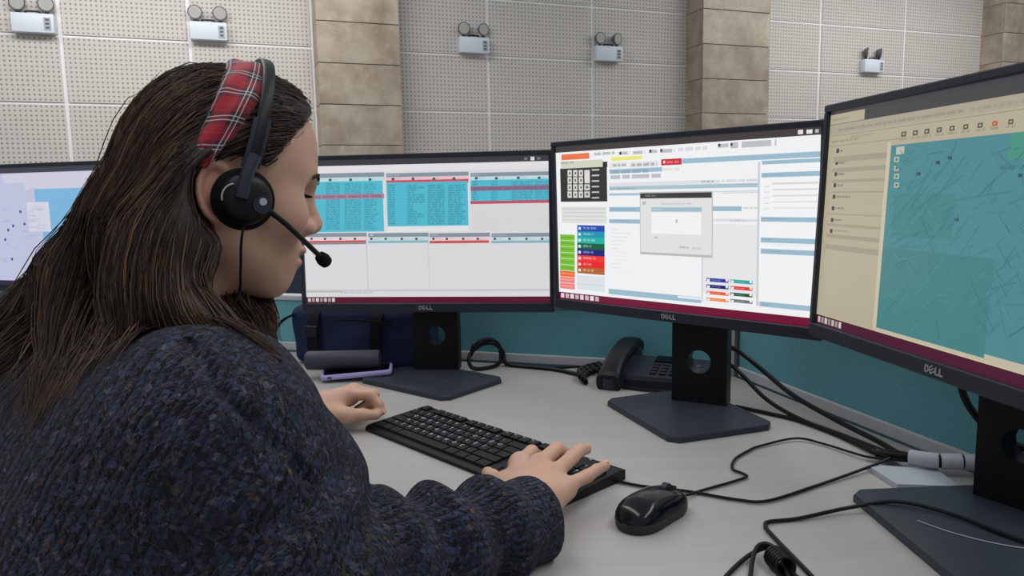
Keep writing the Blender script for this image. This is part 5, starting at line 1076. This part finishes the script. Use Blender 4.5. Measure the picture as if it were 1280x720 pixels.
# ------------------------------------------------------------------ hair guides
HAIR_FALL = [
 [(-.345, .768, .425, .046), (-.370, .742, .365, .048), (-.413, .740, .312, .042), (-.470, .750, .268, .039), (-.540, .760, .236, .036)],
 [(-.301, .712, .402, .036), (-.323, .695, .351, .042), (-.326, .672, .308, .034), (-.273, .642, .283, .017), (-.196, .612, .252, .003)],
 [(-.421, .725, .310, .036), (-.413, .685, .268, .020), (-.402, .630, .232, .006), (-.392, .590, .205, .003)],
 [(-.326, .685, .330, .032), (-.331, .650, .292, .016), (-.340, .620, .258, .005), (-.350, .590, .228, .003)],
 [(-.330, .850, .400, .040), (-.307, .810, .318, .032), (-.286, .780, .268, .026), (-.243, .735, .237, .004)]]
def sd_ear_gap(L): return s_ell(L, (-.006, -.096, .000), (.034, .040, .040))
def sd_hair(P):
    L = to_head(P); d = sd_skullcap(L); e = None
    for g in HAIR_FALL:
        q = chain(P, g, .02); e = q if e is None else smin(e, q, .03)
    fc = s_cone(L, (.030, -.06, .0), (.05, -.04, -.07), .050, .045); e = smax(e, -fc, .01)
    d = smin(d, e, .020)
    return smax(d, -sd_ear_gap(L), .006)
GUIDE = []
for g in HAIR_FALL: GUIDE.append([A3(*p[:3]) for p in g])
for s in (-1, 1):
    for gl in ([(.088, .02*s, .112), (.060, .03*s, .140), (.010, .045*s, .148), (-.05, .055*s, .120), (-.09, .055*s, .06), (-.10, .05*s, -.01)],
               [(.078, .045*s, .090), (.045, .066*s, .105), (.0, .082*s, .085), (-.04, .088*s, .050), (-.062, .082*s, .0), (-.07, .07*s, -.05)],
               [(.062, .064*s, .060), (.035, .080*s, .066), (.0, .088*s, .052), (-.035, .090*s, .022), (-.055, .084*s, -.02), (-.06, .07*s, -.06)],
               [(.0, .01*s, .155), (-.05, .012*s, .140), (-.10, .015*s, .09), (-.118, .015*s, .03), (-.125, .01*s, -.04)]):
        GUIDE.append([from_head(p) for p in gl])
WISPS = [([(-.385, .725, .345), (-.425, .715, .290), (-.455, .665, .252), (-.475, .610, .228)], .012, 70), ([(-.395, .72, .330), (-.420, .690, .280), (-.420, .640, .240), (-.418, .585, .205)], .010, 60),
 ([(-.375, .715, .335), (-.392, .680, .285), (-.385, .625, .240), (-.380, .570, .195)], .009, 60), ([(-.360, .70, .335), (-.365, .665, .288), (-.365, .62, .252), (-.372, .565, .210)], .008, 45),
 ([(-.335, .685, .325), (-.338, .645, .285), (-.345, .61, .255), (-.350, .560, .215)], .008, 50), ([(-.330, .68, .320), (-.322, .64, .285), (-.318, .605, .265), (-.322, .56, .235)], .007, 40),
 ([(-.340, .70, .345), (-.330, .670, .308), (-.290, .640, .286), (-.235, .622, .268), (-.195, .612, .250)], .007, 60), ([(-.400, .745, .345), (-.455, .745, .285), (-.520, .74, .245), (-.58, .72, .205)], .014, 90),
 ([(-.300, .80, .330), (-.292, .775, .290), (-.265, .745, .258), (-.235, .705, .245)], .006, 50)]
def hair_field():
    Q, T = [], []
    for g in GUIDE:
        for a, b in zip(g[:-1], g[1:]):
            for k in range(4): Q.append(a+(b-a)*k/4); T.append((b-a)/np.linalg.norm(b-a))
    return np.array(Q), np.array(T)
def build_hair(root):
    V, Q = sdf_mesh(sd_hair, (-.66, .50, .10), (-.10, .96, .60), .004)
    me = np_mesh(V, Q); ca = me.color_attributes.new('shade', 'FLOAT_COLOR', 'POINT')
    ca.data.foreach_set('color', np.tile(np.array([.18, 0, 0, 1], np.float32), len(V))); link('hair', me, 'hair', root)
    # strands traced over that volume
    rg = np.random.RandomState(5); GQ, GT = hair_field()
    L = to_head(V); cap = (L[:, 2] > -.02) & (L[:, 0] > -.13)
    wgt = np.where(cap, 1.0, .35); idx = rg.choice(len(V), 8200, p=wgt/wgt.sum())
    P = V[idx]+rg.normal(size=(len(idx), 3))*.002; n = len(P)
    lum = np.clip(rg.beta(2, 2.6, n)+.25*(rg.rand(n) < .10), 0, 1); clump = wob(P, 31, 60); lum = np.clip(lum+.22*clump, 0, 1)
    off = rg.uniform(-.0015, .0030, n)+np.where(rg.rand(n) < .05, rg.uniform(0, .006, n), 0)
    length = rg.uniform(18, 40, n); jit = rg.normal(size=(n, 3))*.045
    pts = [P.copy()]; alive = np.ones(n, bool); cnt = np.ones(n, int)
    for it in range(40):
        w = ((P[:, None, :]-GQ[None])**2).sum(-1); near = np.sqrt(w.min(1)); w = np.exp(-w/(2*.036**2))+1e-12
        D = (w[:, :, None]*GT[None]).sum(1); D /= np.maximum(np.linalg.norm(D, axis=1, keepdims=True), 1e-9)
        D = D+jit+.055*np.stack([wob(P, 41+k, 28) for k in range(3)], 1)
        G = sdf_grad(sd_hair, P, .0015); D = D-G*(D*G).sum(1, keepdims=True)*.9; D /= np.linalg.norm(D, axis=1, keepdims=True)
        N = P+D*.0125; d = sd_hair(N); o2 = np.where(near_band(N), -.0025, off); N = N-G*np.clip(d-o2, -.01, .008)[:, None]
        tipd = np.min([np.linalg.norm(N-g[-1][None], axis=1) for g in GUIDE[:5]], axis=0)
        alive &= (it < length) & (near < .12)
        P = np.where(alive[:, None], N, P); cnt += alive; pts.append(P.copy())
        alive &= tipd > .017
        alive &= sd_ear_gap(to_head(P)) > -.002
    X = np.stack(pts, 1)                                        # n, 41, 3
    VV, FF, CC = [], [], []; k0 = 0
    paths = [X[i, :cnt[i]:2] if cnt[i] > 12 else X[i, :cnt[i]] for i in range(n) if cnt[i] >= 6]; lum = [lum[i] for i in range(n) if cnt[i] >= 6]
    for pth, spread, num in WISPS:
        base = np.array([tuple(q) for q in spline(pth, 6)]); tt = np.linspace(0, 1, len(base))[:, None]
        for k in range(num):
            e = int(len(base)*rg.uniform(.72, 1.0)); o3 = rg.normal(size=3)*spread; o4 = rg.normal(size=3)*spread*.8
            q = base+o3*(1-.45*tt)+o4*tt**2+.004*np.stack([np.sin(tt[:, 0]*rg.uniform(3, 9)+rg.uniform(0, 6)) for _ in range(3)], 1)
            for _ in range(2):
                d = sd_sweater(q); g = sdf_grad(sd_sweater, q, .002); q = q+g*np.maximum(0, .004+.003*rg.rand()-d)[:, None]
            paths.append(q[:max(e, 5)]); lum.append(float(np.clip(rg.beta(2, 2.2)+.05, 0, 1)))
    for i, p in enumerate(paths):
        m = len(p)
        t = np.gradient(p, axis=0); t /= np.maximum(np.linalg.norm(t, axis=1, keepdims=True), 1e-9)
        a = np.cross(t, [0.31, .2, .93]); a /= np.maximum(np.linalg.norm(a, axis=1, keepdims=True), 1e-9); b = np.cross(t, a)
        r = (.00034+.0004*rg.rand())*np.interp(np.linspace(0, 1, m), [0, .1, .7, 1], [.5, 1, 1, .15])
        ring = np.stack([p+r[:, None]*(a*math.cos(q)+b*math.sin(q)) for q in (0, 2.094, 4.189)], 1).reshape(-1, 3)
        VV.append(ring); j = np.arange(m-1)[:, None]*3
        for c in range(3): FF.append(np.stack([j[:, 0]+c, j[:, 0]+(c+1) % 3, j[:, 0]+3+(c+1) % 3, j[:, 0]+3+c], 1)+k0)
        CC.append(np.tile([lum[i], 0, 0, 1], (3*m, 1))); k0 += 3*m
    VV = np.concatenate(VV); me = np_mesh(VV, np.concatenate(FF)); ca = me.color_attributes.new('shade', 'FLOAT_COLOR', 'POINT')
    ca.data.foreach_set('color', np.concatenate(CC).astype(np.float32).ravel())
    o = link('hair_strands', me, 'hair', root); o['kind'] = 'stuff'

def band_grid():
    NU, NV = 72, 14; grid = []; uvw = []
    for i in range(NU+1):
        q = i/NU; phi = (q*2-1)*1.80; wdt = .047*(1-.45*abs(q*2-1)**2.2)
        for j in range(NV+1):
            v = j/NV-.5
            cz = .046+.092*math.cos(phi); cy = -.088*math.sin(phi); cx = -.030+.042*(cz-.03)/.108+v*wdt*.96; cz += -v*wdt*.28*math.cos(phi)
            P0 = np.array([[cx, cy, cz]]); puff = .0070*(1-(2*v)**4)+.0028*math.sin(9*q*pi+3*v)*math.cos(5*v+2)*(1-abs(2*v)**3)
            for _ in range(8):
                d = sd_skullcap(P0); g = sdf_grad(sd_skullcap, P0); P0 = P0-g*(d-puff)[:, None]*.8
            grid.append(from_head(P0[0])); uvw.append((q*.31+v*.006, v*wdt+.005, 0))
    return NU, NV, grid, uvw
BAND = np.array(band_grid()[2])
def near_band(P):
    L = np.linalg.norm(P-HC, axis=1) < .22; m = np.zeros(len(P), bool)
    if L.any():
        q = P[L]; d = np.full(len(q), 9.)
        for k in range(0, len(BAND), 2): d = np.minimum(d, ((q-BAND[k])**2).sum(1))
        m[L] = d < .0065**2
    return m
def build_person():
    root = thing('person', 'woman with long dark brown hair in a dark melange knit sweater, typing at the desk', 'person', (-.48, .63, 0))
    T = lambda V: V+np.array([.48, -.63, DT])
    holder = root
    # --- skin
    V, Q = sdf_mesh(sd_body, (-.62, .5, -.02), (.16, 1.32, .60), .0022)
    V = np.array(V); L = to_head(V); tone = np.zeros((len(V), 4), np.float32); tone[:, 3] = 1
    Y = np.abs(L[:, 1]); S = np.stack([L[:, 0], Y, L[:, 2]], 1)
    lip = np.minimum(s_ell(S, (.0930, 0, -.0445), (.0092, .020, .0055)), s_ell(S, (.0900, 0, -.0575), (.0096, .017, .0062)))
    tone[:, 0] = np.clip(.5-lip/.0025, 0, 1)*.75
    def spot(c, r): return np.exp(-((S-np.array(c))**2).sum(1)/(2*r*r))
    t1 = .8*spot((.072, .042, -.018), .018)+.9*spot((.107, 0, -.014), .009)+1.3*spot((-.020, .08, 0), .022)
    for F in (RH_F, LH_F):
        for k in F:
            for q, a in ((F[k][1], .5), (F[k][3], .7)): t1 = t1+a*np.exp(-((V-np.array(q))**2).sum(1)/(2*.007**2))
    tone[:, 1] = np.clip(t1, 0, 1)
    me = np_mesh(V, Q); ca = me.color_attributes.new('tone', 'FLOAT_COLOR', 'POINT'); ca.data.foreach_set('color', tone.ravel()); body = link('body', me, 'skin', root)
    # --- eyes, lashes, brows
    H4 = Matrix([list(HR[i])+[HC[i]] for i in range(3)]+[[0, 0, 0, 1]])
    for s in (-1, 1):
        mb = MB(); mb.ball((.0695, .0350*s, .0165), .0120, 20); mb.xform(H4); ey = mb.put('eye', 'eye_white', root, smooth=True)
        mb = MB(); mb.ball((.0775, .0352*s, .0135), .0060, 14, (.75, 1, 1)); mb.xform(H4); mb.put('iris', 'brow', ey, smooth=True)
        mb = MB(); rg = random.Random(3)
        for k in range(26):
            a = (k/25-.5)*1.9; y0 = (.0355+.0130*math.sin(a))*s; x0 = .0690+.0134*math.cos(a); z0 = .0180-.0022*math.cos(a)+.0008*math.sin(a)
            ln = .0085*(.7+.4*rg.random()); dx = math.cos(a*.8)*ln; dy = math.sin(a*.9)*ln*s
            mb.tube([(x0-.001, y0, z0), (x0+dx*.55, y0+dy*.55, z0-.0022), (x0+dx, y0+dy, z0-.0016)], [.0006, .0005, .0002], 4)
        mb.xform(H4); mb.put('eyelashes', 'brow', root)
        mb = MB()
        for k in range(60):
            q = rg.random(); y0 = .009+.038*q; z0 = .0325+.0075*math.sin(q*2.4)-.004*q*q+rg.uniform(-.0028, .0028)*(1-.5*q)
            P0 = np.array([[.10, y0, z0]])
            for _ in range(14): P0[:, 0] -= sd_face(P0)*.8
            x0 = float(P0[0, 0])+.0004
            mb.tube([(x0, y0*s, z0), (x0-.0006*q, (y0+.0045)*s, z0+.0022*(1-q*1.6)), (x0-.003*q-.0008, (y0+.0085)*s, z0+.0022*(1-q*2.2))], [.0006, .0006, .0002], 4)
        mb.xform(H4); mb.put('eyebrow', 'brow', root)
    # --- fingernails
    for F, names in ((RH_F, ('ring', 'little', 'middle')), (LH_F, ('index',))):
        for nm in names:
            a, b = Vector(F[nm][2]), Vector(F[nm][3]); d = (b-a).normalized(); side = d.cross(Vector((0, 0, 1))).normalized(); up = side.cross(d).normalized()
            R3 = Matrix((d, side, up)).transposed(); c = b+d*.0005+up*.0058
            mb = MB(); mb.ball(c, 1, 12, (.0062, .0048, .0014), R3); mb.put('fingernail', 'nail', root, smooth=True)
    # --- sweater with knit coordinates
    V, Q = sdf_mesh(sd_sweater, (-.80, .35, -.33), (.14, 1.27, .36), .0036)
    best = np.full(len(V), 9.); kn = np.zeros((len(V), 3), np.float32)
    kn[:, 0] = V@(TF*.8+TR*.6)*1.05-.62*V[:, 2]; kn[:, 1] = V[:, 2]*.95+.5*(V@TF)
    dt = np.min([s_cone(V, c-TR*hw, c+TR*hw, r, r) for c, hw, r in TORSO], axis=0)
    for sh, el, cf, r0, r1, r2 in ((SH_R, EL_R, CUFF_R, .088, .074, .043), (SH_L, EL_L, CUFF_L, .086, .070, .048)):
        for a, b, ra, rb, base in ((el, cf, r1, r2, .4),):
            d = s_cone(V, a, b, ra, rb); u = (b-a)/np.linalg.norm(b-a); m = (d < np.minimum(dt, s_cone(V, sh, el, r0, r1))-.001) & (d < best); best = np.where(m, d, best)
            e1 = np.cross(u, [0, 0, 1.]); e1 /= np.linalg.norm(e1); e2 = np.cross(u, e1); rl = V-a
            kn[m, 0] = (np.arctan2(rl@e2, rl@e1)*.062)[m]; kn[m, 1] = (rl@u+base)[m]
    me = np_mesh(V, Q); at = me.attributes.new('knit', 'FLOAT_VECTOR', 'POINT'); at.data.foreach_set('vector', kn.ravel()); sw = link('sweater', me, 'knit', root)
    # --- trousers, shoes
    def f(P):
        hip = A3(-.480, .632, -.235); d = s_cone(P, hip-TR*.085, hip+TR*.085, .120, .120)
        for s in (-1, 1):
            a = hip+TR*.09*s+A3(0, 0, -.01); k = a+TF*.40+TR*.03*s+A3(0, 0, .01); an = k-TF*.02+A3(0, 0, -.415)
            d = smin(d, smin(s_cone(P, a, k, .088, .064), s_cone(P, k, an, .066, .048), .03), .04)
        return d+.003*wob(P, 61, 30)
    Vt, Qt = sdf_mesh(f, (-.75, .35, -.72), (.05, 1.25, -.08), .011); link('trousers', np_mesh(Vt, Qt), 'trouser', root)
    for s in (-1, 1):
        hip = A3(-.480, .632, -.235); k = hip+TR*.12*s+TF*.40; an = k-TF*.02+A3(0, 0, -.44); an[2] = -.70
        g = lambda P: smax(smin(s_cone(P, an+A3(0, 0, .02), an+TF*.02, .042, .044), s_ell((P-(an+TF*.075+A3(0, 0, -.012))) @ np.stack([TF, TR, A3(0, 0, 1)], 1), (0, 0, 0), (.125, .046, .042)), .03), -(P[:, 2]+.7385), .004)
        Vt, Qt = sdf_mesh(g, an-.22, an+.22, .009); link('shoe', np_mesh(Vt, Qt), 'shoe', root)
    # --- hair, tartan headband
    build_hair(root)
    NU, NV, grid, uvw = band_grid()
    n1 = NV+1; inner = [from_head(to_head(np.array([p]))[0]*A3(.965, .965, .975)) for p in grid]
    N = len(grid); F = []
    for i in range(NU):
        for j in range(NV):
            a = i*n1+j; F.append((a, a+1, a+n1+1, a+n1)); F.append((N+a, N+a+n1, N+a+n1+1, N+a+1))
    for i in range(NU):
        for j in (0, NV): a = i*n1+j; F.append((a, a+n1, N+a+n1, N+a) if j == 0 else (a, N+a, N+a+n1, a+n1))
    me = mesh_from(grid+inner, F, smooth=True); at = me.attributes.new('weave', 'FLOAT_VECTOR', 'POINT'); at.data.foreach_set('vector', np.array(uvw+uvw, np.float32).ravel())
    o = link('headband', me, 'tartan', root); o['label'] = 'red tartan cloth headband'
    for ch in root.children: ch.location = (.48, -.63, DT)
build_person()
# ------------------------------------------------------------------ headset
def headset():
    p = HC+A3(0, 0, DT); t = thing('headset', 'black telephone headset with boom microphone worn on the woman\'s head', 'headset', tuple(p))
    R4 = Matrix([list(HR[i])+[0] for i in range(3)]+[[0, 0, 0, 1]]); t.rotation_euler = R4.to_euler()
    def arch(w, th, r_out, zc, phi0, phi1, lean=.0):
        rings = []
        for k in range(49):
            ph = phi0+(phi1-phi0)*k/48; y = -(.096+r_out)*math.sin(ph); z = zc+(.105+r_out)*math.cos(ph)
            x = .011+.018*(z-.02)/.13; ny, nz = -math.sin(ph), math.cos(ph)
            ring = []
            for a, b in ((-1, -1), (-1, .4), (-.7, 1), (.7, 1), (1, .4), (1, -1)): ring.append((x+a*w/2, y+ny*b*th/2, z+nz*b*th/2))
            rings.append(ring)
        mb = MB(); mb.loft(rings); return mb
    arch(.0120, .0045, .0, .045, -1.70, 1.70).put('head_arch', 'black_plastic', t, smooth=True)
    arch(.0165, .0055, -.001, .045, 1.25, 1.72).put('slider', 'dark_plastic', t, smooth=True); arch(.0165, .0055, -.001, .045, -1.72, -1.25).put('slider', 'dark_plastic', t, smooth=True)
    for s in (-1, 1):
        c = Vector((.011, s*.086, -.001)); out = Vector((.0, s, .0))
        mb = MB(); rings = []
        for k in range(17):
            a = 2*pi*k/16
        n = 40
        for rr, yy in ((.012, -.004), (.020, -.007), (.0275, -.005), (.0300, .001), (.0280, .007), (.0225, .010), (.010, .010)):
            rings.append([(c.x+rr*math.cos(2*pi*k/n), c.y+out.y*yy, c.z+rr*math.sin(2*pi*k/n)) for k in range(n)])
        mb.loft(rings); mb.put('ear_cushion', 'foam', t, smooth=True, angle=60)
        rings = []
        for rr, yy in ((.0240, .007), (.0245, .012), (.0225, .017), (.015, .020), (.004, .021)):
            rings.append([(c.x+rr*math.cos(2*pi*k/n), c.y+out.y*yy, c.z+rr*math.sin(2*pi*k/n)) for k in range(n)])
        mb = MB(); mb.loft(rings); cup = mb.put('ear_cup', 'black_plastic', t, smooth=True, angle=50)
        mb = MB(); mb.tube(spline([(c.x+.002, c.y+out.y*.018, c.z+.042), (c.x-.004, c.y+out.y*.022, c.z+.020), (c.x-.006, c.y+out.y*.023, c.z+.0)], 8), .0062, 10); mb.put('yoke', 'dark_plastic', t, smooth=True)
        if s < 0:
            mb = MB(); mb.tube([(c.x-.010+.013*math.cos(a), c.y-.0205, c.z+.013*math.sin(a)) for a in [1.9+1.6*k/14 for k in range(15)]], .0008, 6); mb.put('cup_trim', 'silver', cup, smooth=True)
    pv = Vector((.027, -.104, -.004))
    mb = MB(); mb.cyl(pv+Vector((-.002, .010, 0)), pv+Vector((-.002, -.004, 0)), .0095, .0085, 24); mb.put('boom_pivot', 'dark_plastic', t, smooth=True)
    mb = MB(); mb.cyl(pv+Vector((-.002, -.0035, .003)), pv+Vector((-.002, -.0048, .003)), .0036, n=16); mb.put('maker_mark', 'silver', t, smooth=True)
    tip = Vector((.1085, -.047, -.0500))
    mb = MB(); mb.tube(spline([pv+Vector((0, -.001, -.002)), pv.lerp(tip, .3)+Vector((0, -.006, 0)), pv.lerp(tip, .65)+Vector((0, -.004, 0)), tip], 8), .0028, 10); mb.put('boom_arm', 'black_plastic', t, smooth=True)
    d = (tip-pv).normalized(); n = 20; q = d.to_track_quat('Z', 'Y').to_matrix(); rings = []
    for rr, zz in ((.0035, -.009), (.0062, -.0065), (.0076, 0), (.0070, .006), (.0035, .0095)):
        rings.append([tuple(tip+q @ Vector((rr*math.cos(2*pi*k/n), rr*math.sin(2*pi*k/n), zz))) for k in range(n)])
    mb = MB(); mb.loft(rings); mb.put('microphone', 'foam', t, smooth=True, angle=80)
    mb = MB(); mb.tube(spline([(.012, -.098, -.026), (.013, -.094, -.045), (.018, -.082, -.070), (.020, -.075, -.095), (.004, -.078, -.13), (-.012, -.09, -.165)], 8), .0013, 6); mb.put('cord', 'cable', t, smooth=True)
headset()
# ------------------------------------------------------------------ the chair she sits on
def chair():
    t = thing('office_chair', 'low-backed dark office chair the woman sits on, below the picture', 'chair', (-.48, .62, 0), pi/4)
    mb = MB(); mb.box((.05, 0, .355), (.50, .48, .055), .022, seg=3); mb.put('seat', 'dark_slate', t, smooth=True)
    mb = MB(); mb.box((-.265, 0, .62), (.045, .42, .36), .018, seg=3); mb.put('backrest', 'dark_slate', t, smooth=True)
    mb = MB(); mb.tube(spline([(-.05, 0, .32), (-.24, 0, .33), (-.30, 0, .42), (-.298, 0, .62)], 6), .018); mb.put('back_bar', 'black_plastic', t, smooth=True)
    mb = MB(); mb.cyl((0, 0, .09), (0, 0, .33), .025); mb.put('gas_lift', 'steel', t, smooth=True)
    for k in range(5):
        a = 2*pi*k/5+.3; e = Vector((math.cos(a)*.28, math.sin(a)*.28, .075)); mb = MB(); mb.tube([(0, 0, .10), tuple(e)], [.026, .017], 10); lg = mb.put('leg', 'black_plastic', t, smooth=True)
        mb = MB(); mb.cyl(e+Vector((-math.sin(a)*.012, math.cos(a)*.012, -.045)), e+Vector((math.sin(a)*.012, -math.cos(a)*.012, -.045)), .0295); mb.put('castor', 'black_plastic', lg, smooth=True)
chair()
bpy.context.view_layer.update()
